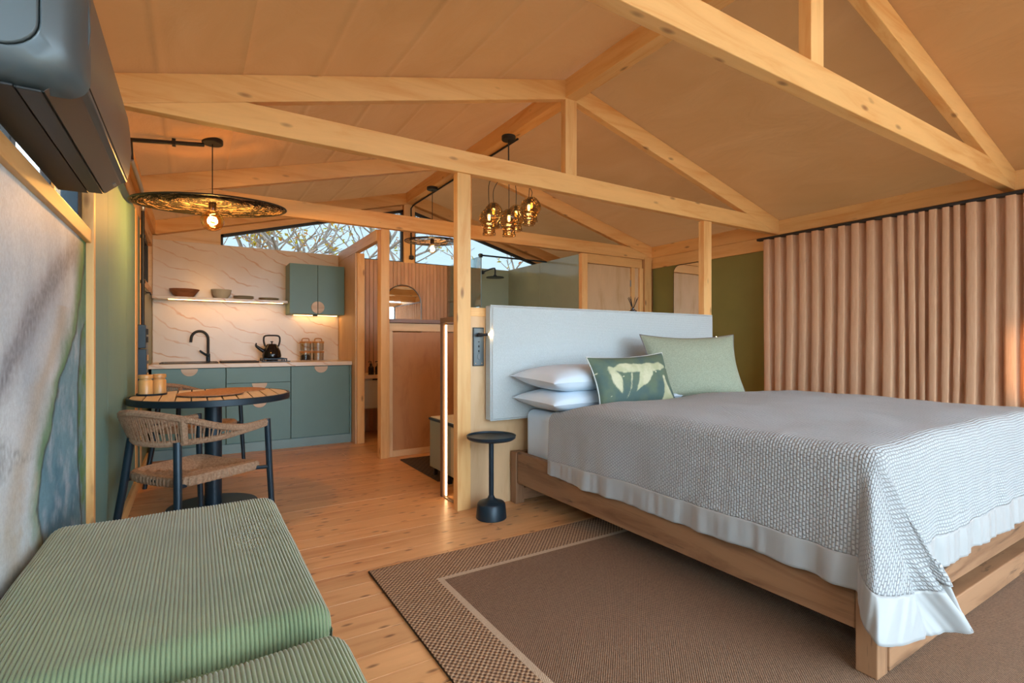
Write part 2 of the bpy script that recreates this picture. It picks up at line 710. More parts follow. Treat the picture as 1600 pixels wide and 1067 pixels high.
# ------------------------------------------------------------------ ceiling canvas
ceil = thing('ceiling', (XM, 2.3, 2.2), 'tan stretched canvas tent roof with stitched seams', 'ceiling', kind='structure')
SEAMS = [-0.14, 0.21, 0.59, 0.97, 1.35, 1.72]
TY = [-0.5, 1.2, 2.935, 4.61, 6.2]


def sag(y):
    for a, b in zip([-1.8] + TY, TY + [6.6]):
        if a <= y <= b:
            return math.sin(PI * (y - a) / (b - a))
    return 0


def canvas_side(sgn):
    def fn(u, w):
        x = XM + sgn * u * 2.95
        yy = -1.75 + w * 8.4
        z = roof(x) + 0.006 - 0.022 * sag(yy) * math.sin(PI * min(1, u))
        if sgn < 0:
            for sx in SEAMS:
                d = abs(x - sx)
                if d < 0.022:
                    z -= 0.010 * (1 - d / 0.022)
        z += 0.006 * noise.noise(Vector((x * 2.0, yy * 1.2, 3 + sgn)))
        return (x, yy, z)
    return fn


build('canvas_slope', MB().grid(canvas_side(-1), 300, 60), 'canvas', ceil, smooth=True)
build('canvas_slope', MB().grid(canvas_side(1), 90, 60), 'canvas', ceil, smooth=True)

# ------------------------------------------------------------------ roof timbers
ridge = bx('ridge_beam', XM - 0.055, XM + 0.05, -1.6, 6.26, 2.85, 2.985, 'pine_y', bevel=0.004)
setp(ridge, 'long pine ridge beam running along the top of the canvas roof', 'beam')
TRUSS_LBL = ['pine roof truss overhead behind the viewer near the glass front',
             'pine roof truss nearest the viewer, cut by the top of the picture above the bed',
             'pine roof truss above the headboard partition with its king post in view',
             'pine roof truss above the vanity half wall and shower',
             'pine rafters framing the rear gable window']


def truss(Y, label, dz=0.0, tie=True, th=0.06):
    r = thing('roof_truss', (XM, Y + th / 2, 2.165 + dz), label, 'truss', 'pine roof trusses')
    zb, zt = 2.165 + dz, 2.305 + dz
    lo = lambda x: RZ - 0.145 - PITCH * abs(x - XM)
    for s in (-1, 1):
        xe = XL if s < 0 else XR
        xb = XM + s * (RZ - 0.145 - 2.165) / PITCH
        poly = [(XM, RZ - 0.004), (xe, roof(xe) - 0.004), (xe, 2.165), (xb, 2.165), (XM, RZ - 0.145)]
        build('rafter', MB().prism(poly, 'y', Y, Y + th), 'pine_x', r, bevel=0.004)
    if tie:
        xa = (RZ - 0.145 - zb) / PITCH
        xc = (RZ - 0.145 - zt) / PITCH
        poly = [(XM - xa, zb), (XM + xa, zb), (XM + xc, zt), (XM - xc, zt)]
        build('tie_beam', MB().prism(poly, 'y', Y - 0.001, Y + th + 0.001), 'pine_x', r, bevel=0.004)
        bx('king_post', XM - 0.052, XM + 0.052, Y + 0.002, Y + th - 0.002, zt, RZ - 0.14, 'pine_z', r, bevel=0.003)
    return r


truss(-0.5, TRUSS_LBL[0])
truss(1.2, TRUSS_LBL[1])
truss(2.935, TRUSS_LBL[2])
truss(4.61, TRUSS_LBL[3], -0.03)
truss(6.2, TRUSS_LBL[4], tie=False, th=0.08)

# ------------------------------------------------------------------ left wall
wl = thing('wall_left', (-0.41, 2.3, 0), 'left side wall of green panels, pine studs and high strip windows', 'wall', kind='structure')
bx('stud_wall', -0.50, -0.402, YF, YB + 0.1, 0, 1.47, 'plain_pine_y', wl, bevel=0)
bx('stud_wall', -0.50, -0.402, YF, 0.0, 1.47, 2.17, 'plain_pine_y', wl, bevel=0)
bx('stud_wall', -0.50, -0.402, 2.72, 5.12, 1.47, 2.17, 'plain_pine_y', wl, bevel=0)
bx('stud_wall', -0.50, -0.402, 6.05, YB + 0.1, 1.47, 2.17, 'plain_pine_y', wl, bevel=0)
bx('stud_wall', -0.50, -0.402, 5.12, 6.05, 1.47, 1.62, 'plain_pine_y', wl, bevel=0)
bx('wall_plate', -0.50, XL, YF, YB, 2.05, 2.165, 'pine_y', wl)
bx('wall_plate', -0.50, XL + 0.03, YF, YB, 2.165, 2.30, 'pine_y', wl)
bx('sill_rail', -0.40, XL - 0.008, YF, 2.755, 1.492, 1.548, 'pine_y', wl)
bx('stud', -0.40, XL, 2.755, 2.80, 0, 2.05, 'pine_z', wl)
# green panels
for i, (a, b) in enumerate([(2.80, 3.22), (3.22, 4.02), (4.02, 4.58)]):
    bx('panel', -0.40, XL - 0.006, a + 0.0015, b - 0.0015, 0.09, 2.05, 'panel_green', wl, bevel=0.003)
bx('stud', -0.40, XL, 4.58, 4.72, 0, 2.05, 'pine_z', wl)
bx('panel', -0.40, XL - 0.006, 4.72, 4.96, 0.09, 2.05, 'panel_green', wl)
bx('stud', -0.40, XL, 4.96, 5.06, 0, 2.05, 'pine_z', wl)
bx('panel', -0.40, XL - 0.004, 5.06, 6.25, 0.09, 1.56, 'olive', wl)
bx('rail', -0.40, XL, 5.06, 6.25, 1.56, 1.62, 'pine_y', wl)
bx('base_rail', -0.40, XL + 0.012, 2.80, 5.62, 0.0, 0.09, 'pine_y', wl)

# strip windows in the left wall
w = thing('window_1', (-0.43, 1.4, 1.55), 'high strip window with grey aluminium frame behind the air conditioner', 'window', kind='structure')
bx('sill_track', -0.47, -0.385, 0.0, 2.75, 1.549, 1.572, 'alu', w)
bx('head_track', -0.47, -0.41, 0.0, 2.72, 2.02, 2.05, 'black', w)
for yy in (0.0, 0.95, 1.9, 2.36):
    bx('frame_bar', -0.455, -0.425, yy, yy + 0.05, 1.572, 2.02, 'black', w)
bx('frame_bar', -0.455, -0.40, 2.68, 2.755, 1.572, 2.05, 'blue_black', w)
for a, b in ((0.05, 0.95), (1.0, 1.9), (1.95, 2.36), (2.41, 2.68)):
    bx('pane', -0.444, -0.438, a, b, 1.572, 2.02, 'glass', w, bevel=0)
lab = bx('sticker', -0.4375, -0.4365, 2.46, 2.50, 1.58, 1.82, 'white', w, bevel=0, label='white printed sticker on the pane')
bx('sticker_mark', -0.4364, -0.4360, 2.468, 2.492, 1.76, 1.79, paint('red_mark', S(214, 70, 36), 0.5), lab, bevel=0)

w = thing('window_2', (-0.43, 5.58, 1.62), 'small black framed strip window above the olive panel by the kitchen', 'window', kind='structure')
bx('frame', -0.45, -0.385, 5.07, 6.04, 1.62, 1.66, 'alu', w)
bx('frame', -0.45, -0.385, 5.07, 6.04, 2.01, 2.05, 'black', w)
for yy in (5.07, 5.54, 5.99):
    bx('frame', -0.45, -0.38, yy, yy + 0.05, 1.66, 2.01, 'black', w)
for a, b in ((5.12, 5.54), (5.59, 5.99)):
    bx('pane', -0.433, -0.428, a, b, 1.66, 2.01, 'dark_glass', w, bevel=0)


# mural
def lerp_curve(pts, x):
    if x <= pts[0][0]:
        return pts[0][1]
    for (a, b), (c, d) in zip(pts, pts[1:]):
        if x <= c:
            return b + (d - b) * (x - a) / (c - a)
    return pts[-1][1]


def mixc(a, b, f):
    f = max(0.0, min(1.0, f))
    return tuple(p + (q - p) * f for p, q in zip(a, b))


MU = {n: S(*c) for n, c in dict(pale=(216, 230, 240), pale2=(184, 204, 220), grey=(112, 118, 134), green=(70, 136, 84), teal=(56, 118, 146),
                                blue=(112, 164, 186), dark=(42, 62, 70), sand=(190, 176, 150), deep=(52, 88, 98)).items()}
# boundary Y (as function of z) between the pale field and the blue right-hand field; crack line further right
BND = [(0.2, 2.30), (0.42, 2.06), (0.539, 2.00), (0.594, 1.974), (0.725, 2.046), (0.832, 2.166), (0.946, 2.255), (1.005, 2.378), (1.108, 2.52), (1.25, 2.62), (1.367, 2.70), (1.49, 2.75)]
CRK = [(0.2, 2.68), (0.382, 2.645), (0.611, 2.579), (0.914, 2.579), (1.116, 2.65), (1.2, 2.80)]
DIA = [(-0.3, -0.2), (1.0, 0.48), (1.4, 0.78), (1.663, 0.983), (1.847, 1.105), (2.209, 1.297), (2.579, 1.437), (2.8, 1.51)]
WTOP = [(-0.3, 1.10), (1.3, 0.97), (1.64, 0.86), (1.79, 0.806), (1.957, 0.742)]
WBOT = [(-0.3, 0.2), (1.3, 0.60), (1.64, 0.725), (1.736, 0.742), (1.957, 0.742)]


def mural_col(y, z):
    q = Vector((y * 3, z * 3, 1.3))
    n1 = noise.fractal(q, 0.8, 2.1, 5)
    n2 = noise.fractal(q * 4 + Vector((7, 3, 1)), 0.8, 2.1, 4)
    n3 = noise.noise(Vector((y * 60, z * 60, 5)))
    b = lerp_curve(BND, z) + 0.022 * n2
    k = lerp_curve(CRK, z) + 0.008 * n2
    c = mixc(MU['pale'], MU['pale2'], 0.4 + 0.8 * n1)
    ds = z - lerp_curve(DIA, y) + 0.02 * n2
    c = mixc(c, MU['grey'], (0.70 + 0.35 * n3) * math.exp(-(ds / (0.058 + 0.02 * n1)) ** 2))
    d = b - y
    low = 1 if z < 1.2 else 0.4
    c = mixc(c, MU['sand'], 0.55 * math.exp(-((d - 0.26) / 0.09) ** 2) * low)
    c = mixc(c, MU['green'], (0.85 + 0.3 * n1) * math.exp(-(max(0, d - 0.02) / (0.10 + 0.05 * n1)) ** 2))
    if y < 1.96:
        inside = min(lerp_curve(WTOP, y) - z, z - lerp_curve(WBOT, y)) + 0.012 * n2
        f = max(0, min(1, inside / 0.02))
        c = mixc(c, mixc(MU['deep'], MU['dark'], 0.5 + 1.6 * n2), f * (0.50 + 0.4 * n3 + 0.5 * n1))
        c = mixc(c, MU['green'], f * max(0, n1 + 0.35) * 0.9)
    if z < 0.7 and y <= b:
        c = mixc(c, MU['teal'], 0.5 * max(0, min(1, (0.58 - z + 0.25 * n1) / 0.15)))
        c = mixc(c, MU['sand'], max(0, n2) * 0.5)
    if y > b:
        c = mixc(MU['blue'], MU['teal'], 0.35 + 0.9 * n1 + (0.8 - z) * 0.6)
        c = mixc(c, MU['pale2'], max(0, n2 + 0.1) * 0.6)
        if y > k:
            c = mixc(mixc(MU['green'], MU['blue'], 0.4 + n2), MU['dark'], 0.2)
        if z > 1.1:
            c = mixc(c, MU['green'], min(1, (z - 1.1) / 0.1) * 0.7)
    c = mixc(c, MU['dark'], 0.8 * math.exp(-(abs(y - b) / 0.014) ** 2) + 0.95 * math.exp(-(abs(y - k) / 0.013) ** 2) * (1 if z < 1.15 else 0))
    return c


mb = MB()
NU, NV = 420, 240
mb.grid(lambda u, w_: (-0.3855, -0.2 + u * 2.954, 0.05 + w_ * 1.442), NU, NV)
cols = [mural_col(p[1], p[2]) for p in mb.v]
mur = thing('mural_panel', (-0.39, 1.28, 0.05), 'large watercolour mural of pale rock and blue-green veins on the left wall', 'mural')
build('board', MB().box(-0.4015, -0.387, -0.2, 2.7545, 0.05, 1.492), 'white', mur)
build('print', mb, 'mural_print', mur, cols=cols)

# ------------------------------------------------------------------ right wall
wr = thing('wall_right', (5.08, 2.3, 0), 'right side wall of olive panels under a doubled pine plate', 'wall', kind='structure')
bx('stud_wall', 5.05, 5.15, YF, YB + 0.1, 0, 2.30, 'plain_pine_y', wr, bevel=0)
bx('wall_plate', 4.975, 5.06, YF, YB, 2.165, 2.305, 'pine_y', wr)
bx('wall_plate', 4.985, 5.06, YF, YB, 2.03, 2.1645, 'pine_y', wr)
for a, b in ((-1.5, -0.4), (-0.4, 0.7), (0.7, 1.8), (1.8, 2.9), (2.9, 3.9), (3.9, 4.62)):
    bx('panel', 5.0, 5.05, a + 0.0015, b - 0.0015, 0.08, 2.03, 'olive', wr)
bx('base_rail', 4.99, 5.05, YF, YB, 0, 0.08, 'pine_y', wr)

# ------------------------------------------------------------------ back wall with gable windows
wb = thing('wall_back', (2.3, 6.3, 0), 'rear wall with marble splashback, wooden slats and green shower panel', 'wall', kind='structure')
bx('stud_wall', -0.5, 5.15, 6.27, 6.37, 0, 2.105, 'plain_pine_x', wb, bevel=0)
bx('splashback', -0.358, 1.452, 6.245, 6.27, 0.86, 2.12, 'marble', wb, label='cream marble slab with rusty veins')
bx('slat_backing', 1.50, 2.90, 6.235, 6.27, 0, 2.105, 'plain_pine_z', wb)
pw = (2.90 - 1.52) / 28
for i in range(28):
    xx = 1.52 + i * pw
    bx('slat', xx + 0.004, xx + pw - 0.004, 6.222, 6.235, 0.0, 2.10, 'slat', wb, bevel=0.002)
bx('shower_panel', 2.905, 3.86, 6.235, 6.27, 0, 2.115, 'shower_green', wb)
bx('closet_lining', 3.93, 5.05, 6.25, 6.27, 0, 2.105, 'ply', wb)
# gable infill at both lower corners beside the windows
lo = lambda x: 2.80 - 0.268 * abs(x - XM)
for s in (-1, 1):
    xo = XL - 0.14 if s < 0 else XR + 0.12
    xi = 0.238 if s < 0 else 2 * XM - 0.238
    poly = [(xo, 2.105), (xi, 2.105), (xi, roof(xi)), (xo, roof(xo))]
    build('gable_board', MB().prism(poly, 'y', 6.282, 6.36), 'plain_pine_x', wb)
bx('gable_post', XM - 0.072, XM + 0.072, 6.24, 6.36, 2.105, 2.86, 'pine_z', wb)
for s, nm in ((-1, 'window_3'), (1, 'window_4')):
    xi = XM + s * 0.073
    xo = XM + s * (XM - 0.238)
    w = thing(nm, ((xi + xo) / 2, 6.3, 2.12), 'left half of the rear gable window showing bare branches' if s < 0 else 'right half of the rear gable window above the shower', 'window', kind='structure')

    def fr(poly):
        build('frame', MB().prism(poly, 'y', 6.275, 6.33), 'black', w)
    q = 0.022
    fr([(xi, 2.108), (xo, 2.108), (xo, 2.108 + 0.012), (xi, 2.108 + 0.012)])
    fr([(xi, 2.12), (xi + s * q, 2.12), (xi + s * q, lo(xi + s * q)), (xi, lo(xi))])
    fr([(xo, 2.12), (xo - s * q, 2.12), (xo - s * q, lo(xo - s * q)), (xo, lo(xo))])
    fr([(xi, lo(xi)), (xo, lo(xo)), (xo, lo(xo) - 0.03), (xi, lo(xi) - 0.03)])
    build('pane', MB().prism([(xi, 2.115), (xo, 2.115), (xo, lo(xo)), (xi, lo(xi))], 'y', 6.30, 6.304), 'sky_dim_glass', w)
    # timber between window head and roof
    build('head_board', MB().prism([(xi, lo(xi)), (xo, lo(xo)), (xo, roof(xo)), (xi, roof(xi))], 'y', 6.29, 6.35), 'pine_x', w)

# ------------------------------------------------------------------ front wall (behind the viewer) with glazed doors
wf = thing('wall_front', (2.3, -1.65, 0), 'glazed front wall of the cabin behind the viewer', 'wall', kind='structure')
bx('jamb', -0.5, -0.2, -1.7, -1.6, 0, 2.17, 'plain_pine_z', wf)
bx('jamb', 4.85, 5.15, -1.7, -1.6, 0, 2.17, 'plain_pine_z', wf)
bx('header', -0.5, 5.15, -1.7, -1.6, 2.10, 2.24, 'plain_pine_x', wf)
d1 = thing('door_1', (2.3, -1.65, 0), 'wide black framed sliding glass doors behind the viewer', 'door', kind='structure')
for i in range(5):
    xx = -0.2 + i * (5.05 - 0.05) / 4
    bx('frame_bar', xx, xx + 0.05, -1.68, -1.63, 0, 2.1, 'black', d1)
bx('frame_bar', -0.2, 4.85, -1.68, -1.63, 0.0, 0.05, 'black', d1)
for i in range(4):
    xx = -0.15 + i * 1.25
    bx('pane', xx, xx + 1.2, -1.658, -1.652, 0.05, 2.1, 'glass', d1, bevel=0)

# ------------------------------------------------------------------ headboard partition
wp = thing('wall_headboard', (2.68, 3.0, 0), 'half-height birch plywood partition behind the bed with pine cap', 'wall', kind='structure')
bx('ply_panel', 1.522, 3.84, 2.962, 2.99, 0.0, 1.25, 'ply', wp, bevel=0.001)
bx('ply_panel', 1.522, 3.84, 3.02, 3.045, 0.0, 1.25, 'ply', wp, bevel=0.001)
bx('cap_rail', 1.522, 3.84, 2.955, 3.05, 1.25, 1.306, 'pine_x', wp)
p = bx('timber_post', 1.424, 1.52, 2.95, 3.01, 0, 2.165, 'pine_z')
setp(p, 'slim pine post at the left end of the headboard partition', 'post')
p = bx('timber_post', 3.842, 3.945, 2.95, 3.01, 0, 2.165, 'pine_z')
setp(p, 'slim pine post at the right end of the headboard, before the olive wall', 'post')

# ------------------------------------------------------------------ vanity half wall
wv_ = thing('wall_vanity', (2.6, 4.7, 0), 'half-height warm plywood wall with dark cap in front of the washroom', 'wall', kind='structure')
bx('ply_panel', 1.56, 3.80, 4.70, 4.72, 0.05, 1.18, 'ply_warm', wv_, bevel=0.001)
bx('rail', 1.55, 3.80, 4.685, 4.74, 1.19, 1.265, 'plain_pine_x', wv_)
bx('cap', 1.55, 3.80, 4.66, 4.77, 1.268, 1.305, 'walnut', wv_)
bx('stile', 1.55, 1.59, 4.69, 4.71, 0, 1.19, 'plain_pine_z', wv_)
bx('base_rail', 1.59, 3.80, 4.685, 4.70, 0, 0.06, 'plain_pine_x', wv_)
p = bx('timber_post', 1.468, 1.55, 4.665, 4.77, 0, 2.135, 'pine_z')
setp(p, 'pine post at the washroom corner, left of the warm plywood half wall', 'post')
p = bx('timber_post', 1.478, 1.555, 5.51, 5.60, 0, 2.04, 'pine_z')
setp(p, 'pine post at the front of the kitchen end panel', 'post')
kp = bx('end_panel', 1.456, 1.476, 5.515, 6.27, 0, 2.04, 'ply')
setp(kp, 'tall plywood end panel closing the right side of the kitchen', 'panel')
p = bx('timber_beam', 1.456, 1.51, 4.77, 6.27, 2.042, 2.15, 'plain_pine_y')
setp(p, 'short pine beam from the washroom post back to the gable window', 'beam')

# ------------------------------------------------------------------ shower wall and closet
ws = thing('wall_shower', (3.84, 5.4, 0), 'glossy green shower side wall running back from the closet', 'wall', kind='structure')
bx('shower_panel', 3.815, 3.83, 4.66, 5.45, 0, 2.12, 'shower_green', ws)
bx('shower_panel', 3.815, 3.83, 5.452, 6.235, 0, 2.12, 'shower_green', ws)
bx('core', 3.831, 3.90, 4.66, 6.26, 0, 2.12, 'plain_pine_y', ws)
wc = thing('wall_closet', (4.4, 4.62, 0), 'pine framed closet front with plywood door beside the shower', 'wall', kind='structure')
bx('stile', 3.815, 3.90, 4.60, 4.66, 0, 2.125, 'pine_z', wc)
bx('top_rail', 3.90, 4.80, 4.61, 4.66, 2.02, 2.13, 'pine_x', wc)
bx('stile', 4.615, 4.675, 4.61, 4.66, 0, 2.02, 'pine_z', wc)
bx('fixed_panel', 4.675, 4.76, 4.635, 4.655, 0, 2.02, 'ply', wc)
bx('stile', 4.76, 4.82, 4.61, 4.66, 0, 2.02, 'pine_z', wc)
bx('stile', 4.84, 4.96, 4.60, 4.66, 0, 2.16, 'pine_z', wc)
d2 = thing('door_2', (4.25, 4.63, 0), 'plain plywood closet door left of the narrow fixed panel', 'door', kind='structure')
bx('door_leaf', 3.905, 4.61, 4.625, 4.65, 0.01, 2.015, 'ply', d2)
bx('hinge', 4.604, 4.618, 4.615, 4.625, 1.78, 1.86, 'steel', d2)

# ================================================================== furniture and objects
def half_disc(mb, cx, y0, y1, cz, r, a0, a1, n=16):
    poly = arc(cx, cz, r, a0, a1, n)
    return mb.prism(poly, 'y', y0, y1)


# ------------------------------------------------------------------ kitchen base units
KY = 5.65
units = [(-0.335, 0.258, [(0.10, 0.835)], 'teal green kitchen base cabinet under the sink, at the left end'),
         (0.258, 0.840, [(0.10, 0.505), (0.510, 0.680), (0.685, 0.835)], 'teal green kitchen base unit with three stacked drawers'),
         (0.840, 1.452, [(0.10, 0.835)], 'teal green kitchen base cabinet at the right end, beside the plywood panel')]
for ui, (a, b, fronts, lb) in enumerate(units):
    c = thing('base_cabinet', ((a + b) / 2, 5.95, 0), lb, 'cabinet', 'kitchen base cabinets')
    bx('carcass', a + 0.002, b - 0.002, KY + 0.022, 6.24, 0.09, 0.838, 'cab_green', c)
    bx('plinth', a, b, KY + 0.012, KY + 0.03, 0.0, 0.092, 'plinth', c, bevel=0.001)
    bb = b - 0.02 if ui == 2 else b
    for fi, (z0, z1) in enumerate(fronts):
        d = bx('drawer' if ui == 1 else 'door', a + 0.003, bb - 0.003, KY, KY + 0.02, z0, z1, 'cab_green', c, bevel=0.002)
        hx = {0: -0.04, 1: 0.55, 2: 1.135}[ui]
        if not (ui == 1 and fi == 2):
            h = half_disc(MB(), hx, KY - 0.010, KY - 0.0005, z1 - 0.002, 0.068, PI, 2 * PI)
            build('handle', h, 'handle', d, bevel=0.002, label='pale half-moon handle')
    if ui == 2:
        bx('side_panel', b - 0.018, b - 0.001, KY, KY + 0.02, 0.09, 0.838, 'cab_green', c, bevel=0.002)
wt = bx('worktop', -0.352, 1.454, KY - 0.02, 6.244, 0.84, 0.88, 'marble', bevel=0.003)
setp(wt, 'cream marble kitchen worktop across the green cabinets', 'worktop')

sk = thing('sink', (-0.03, 5.95, 0.86), 'black inset kitchen sink below the curved tap', 'sink')
mb = MB()
mb.box(-0.28, 0.20, 5.74, 5.765, 0.8805, 0.888).box(-0.28, 0.20, 6.135, 6.16, 0.8805, 0.888)
mb.box(-0.28, -0.255, 5.765, 6.135, 0.8805, 0.888).box(0.175, 0.20, 5.765, 6.135, 0.8805, 0.888)
build('rim', mb, 'black', sk, bevel=0.003)
bx('basin', -0.255, 0.175, 5.765, 6.135, 0.8802, 0.8835, 'black_gloss', sk)
cbd = bx('chopping_board', 0.215, 0.555, 5.72, 6.05, 0.8805, 0.896, 'black', bevel=0.006)
setp(cbd, 'dark flat drainer board lying on the worktop right of the tap', 'board')

fa = thing('tap', (0.12, 6.17, 0.88), 'black gooseneck kitchen tap with side lever', 'tap')
pth = [(0.12, 6.17, 0.88), (0.12, 6.17, 1.10)] + [(0.12 - 0.075 + 0.075 * math.cos(th), 6.17, 1.115 + 0.085 * math.sin(th)) for th in [i * PI / 14 for i in range(15)]] + [(-0.033, 6.17, 1.085)]
build('spout', MB().tube(pth, 0.013, 12), 'black', fa, smooth=True)
build('body', MB().lathe([(0.024, 0), (0.024, 0.008), (0.019, 0.01), (0.019, 0.085), (0.014, 0.09)], (0.12, 6.17, 0.88), 20), 'blue_black', fa, smooth=35)
build('lever', MB().tube([(0.12, 6.155, 0.94), (0.06, 6.13, 0.985), (0.045, 6.125, 1.0)], [0.012, 0.011, 0.009], 10), 'blue_black', fa, smooth=35)

hob = thing('gas_hob', (0.70, 5.98, 0.88), 'black two-burner gas hob set in the worktop', 'hob')
bx('plate', 0.585, 0.855, 5.78, 6.16, 0.8805, 0.890, 'black_gloss', hob)
for yy in (5.86, 6.05):
    build('burner', MB().lathe([(0.045, 0.0), (0.045, 0.012), (0.03, 0.018), (0.0, 0.018)], (0.70, yy, 0.890), 20), 'black', hob, smooth=35)
mb = MB()
for xx in (0.60, 0.815):
    mb.box(xx, xx + 0.012, 5.80, 6.14, 0.906, 0.918)
for yy in (5.80, 5.96, 6.128):
    mb.box(0.60, 0.827, yy, yy + 0.012, 0.906, 0.918)
for xx in (0.60, 0.815):
    for yy in (5.80, 5.96, 6.128):
        mb.box(xx, xx + 0.012, yy, yy + 0.012, 0.890, 0.918)
build('pan_support', mb, 'blue_black', hob, bevel=0.002)

kt = thing('kettle', (0.70, 5.98, 0.918), 'shiny black stove kettle with arched handle on the hob', 'kettle')
K = (0.70, 5.98, 0.918)
build('body', MB().lathe([(0.075, 0.0), (0.092, 0.008), (0.094, 0.03), (0.085, 0.075), (0.062, 0.125), (0.052, 0.14), (0.0, 0.142)], K, 36), 'black_gloss', kt, smooth=40)
lid = build('lid', MB().lathe([(0.05, 0.139), (0.046, 0.148), (0.012, 0.154), (0.0, 0.155)], K, 24), 'black_gloss', kt, smooth=40)
build('knob', MB().lathe([(0.006, 0.152), (0.006, 0.165), (0.016, 0.172), (0.014, 0.178), (0, 0.18)], K, 16), 'black', lid, smooth=40)
build('spout', MB().tube([(0.63, 5.98, 0.985), (0.58, 5.98, 1.02), (0.548, 5.98, 1.048)], [0.022, 0.017, 0.013], 12), 'black_gloss', kt, smooth=40)
build('whistle', MB().tube([(0.545, 5.98, 1.045), (0.552, 5.98, 1.078)], [0.010, 0.006], 8), 'black', kt, smooth=40)
hp = bez([(0.636, 5.98, 1.04), (0.622, 5.98, 1.10), (0.632, 5.98, 1.150), (0.70, 5.98, 1.158), (0.768, 5.98, 1.150), (0.778, 5.98, 1.10), (0.764, 5.98, 1.04)], 30)
build('handle', MB().tube(hp, 0.009, 10), 'black', kt, smooth=True)

for jx, jl in ((1.06, 'left'), (1.195, 'right')):
    for lv in (0, 1):
        z0 = 0.8805 + lv * 0.110
        nm = ('lower' if lv == 0 else 'upper')
        extra = ' holding dark capsules' if (lv == 0 and jl == 'left') else ''
        j = thing('glass_jar', (jx, 6.10, z0), f'{nm} clear glass jar with wooden lid{extra}, {jl} stack of two', 'jar', 'stacked glass jars')
        h = 0.085
        build('glass', MB().lathe([(0.0, 0.001), (0.056, 0.001), (0.060, 0.006), (0.060, h), (0.057, h), (0.057, 0.008), (0.0, 0.006)], (jx, 6.10, z0), 28), 'glass', j, smooth=40)
        ld = build('lid', MB().lathe([(0.0, h), (0.063, h), (0.064, h + 0.004), (0.064, h + 0.019), (0.060, h + 0.022), (0, h + 0.022)], (jx, 6.10, z0), 28), 'bamboo', j, smooth=40)
        if lv == 1:
            zz = z0 + h + 0.022
            build('lid_handle', MB().tube(bez([(jx - 0.038, 6.10, zz - 0.004), (jx - 0.034, 6.10, zz + 0.026), (jx, 6.10, zz + 0.032), (jx + 0.034, 6.10, zz + 0.026), (jx + 0.038, 6.10, zz - 0.004)], 16), 0.006, 8), 'bamboo', ld, smooth=True)
        if extra:
            build('capsules', MB().lathe([(0.0, 0.008), (0.053, 0.008), (0.053, 0.055), (0.03, 0.066), (0.0, 0.062)], (jx, 6.10, z0), 14), 'coffee', j)

sh = thing('wall_shelf', (0.26, 6.14, 1.50), 'marble wall shelf with glowing strip light beneath, left of the upper cabinet', 'shelf')
bx('board', -0.352, 0.868, 6.04, 6.244, 1.512, 1.540, 'marble', sh)
bx('light_strip', -0.22, 0.82, 6.060, 6.085, 1.5085, 1.5115, 'led_soft', sh, bevel=0)
b = build('wooden_bowl', MB().lathe([(0, 0.0), (0.075, 0.0), (0.132, 0.078), (0.126, 0.080), (0.07, 0.012), (0, 0.010)], (-0.086, 6.13, 1.5405), 32), 'wood_bowl', smooth=30)
setp(b, 'wide reddish wooden bowl at the left of the marble shelf', 'bowl')
b = build('ceramic_bowl', MB().lathe([(0, 0.0), (0.05, 0.0), (0.082, 0.04), (0.096, 0.092), (0.091, 0.092), (0.076, 0.042), (0, 0.01)], (0.237, 6.13, 1.5405), 32), 'ceramic', smooth=30)
setp(b, 'deep sage ceramic bowl in the middle of the marble shelf', 'bowl')
for (px_, n_, r_, nm) in ((0.445, 3, 0.10, 'smaller'), (0.69, 2, 0.105, 'wider')):
    for q in range(n_):
        z0 = 1.5405 + q * 0.0105
        pl = build('plate', MB().lathe([(0, 0), (r_ * 0.6, 0), (r_, 0.014), (r_ * 0.98, 0.016), (r_ * 0.6, 0.006), (0, 0.006)], (px_, 6.14, z0), 32), 'ceramic', smooth=30)
        pos = ['bottom', 'middle', 'top'][q] if n_ == 3 else ['bottom', 'top'][q]
        setp(pl, f'{pos} sage plate of the {"stack beside the ceramic bowl" if nm == "smaller" else "stack beside the upper cabinet"}', 'plate', 'plates on the marble shelf')

uc = thing('upper_cabinet', (1.16, 6.1, 1.395), 'green two-door wall cabinet at the right end of the kitchen', 'cabinet')
bx('carcass', 0.872, 1.450, 5.972, 6.244, 1.395, 1.945, 'cab_green', uc)
for a, b_, cx_, s in ((0.873, 1.1590, 1.1575, -1), (1.1625, 1.449, 1.164, 1)):
    d = bx('door', a, b_, 5.95, 5.970, 1.397, 1.943, 'cab_green', uc, bevel=0.002)
    a0 = PI / 2 if s < 0 else -PI / 2
    build('handle', half_disc(MB(), cx_, 5.940, 5.9495, 1.472, 0.066, a0, a0 + PI), 'handle', d, bevel=0.002, label='pale half-moon handle')
bx('light_strip', 0.95, 1.42, 6.18, 6.205, 1.3915, 1.3945, 'led_soft', uc, bevel=0)
bx('sensor', 1.12, 1.17, 6.0, 6.03, 1.378, 1.3945, 'black', uc)

# hook on the olive panel, electrical box and conduit
hk = build('wall_hook', MB().tube([(-0.364, 5.46, 1.515), (-0.33, 5.46, 1.515), (-0.325, 5.46, 1.495)], 0.006, 8).box(-0.364, -0.358, 5.43, 5.49, 1.50, 1.53), 'black')
setp(hk, 'small black coat hook on the olive panel left of the shelf', 'hook')
eb = thing('electrical_box', (-0.33, 4.84, 0.69), 'tall dark blue electrical box on the green wall behind the table', 'box')
bx('housing', -0.366, -0.310, 4.75, 4.94, 0.69, 1.03, 'navy', eb, bevel=0.006)
bx('upper_housing', -0.366, -0.314, 4.755, 4.935, 1.035, 1.215, 'navy', eb, bevel=0.006)
for z_ in (0.80, 0.87, 0.94, 1.08, 1.14):
    bx('socket', -0.3098, -0.304, 4.80, 4.89, z_, z_ + 0.045, 'brass_wood' if z_ < 1 else 'black', eb, bevel=0.003)
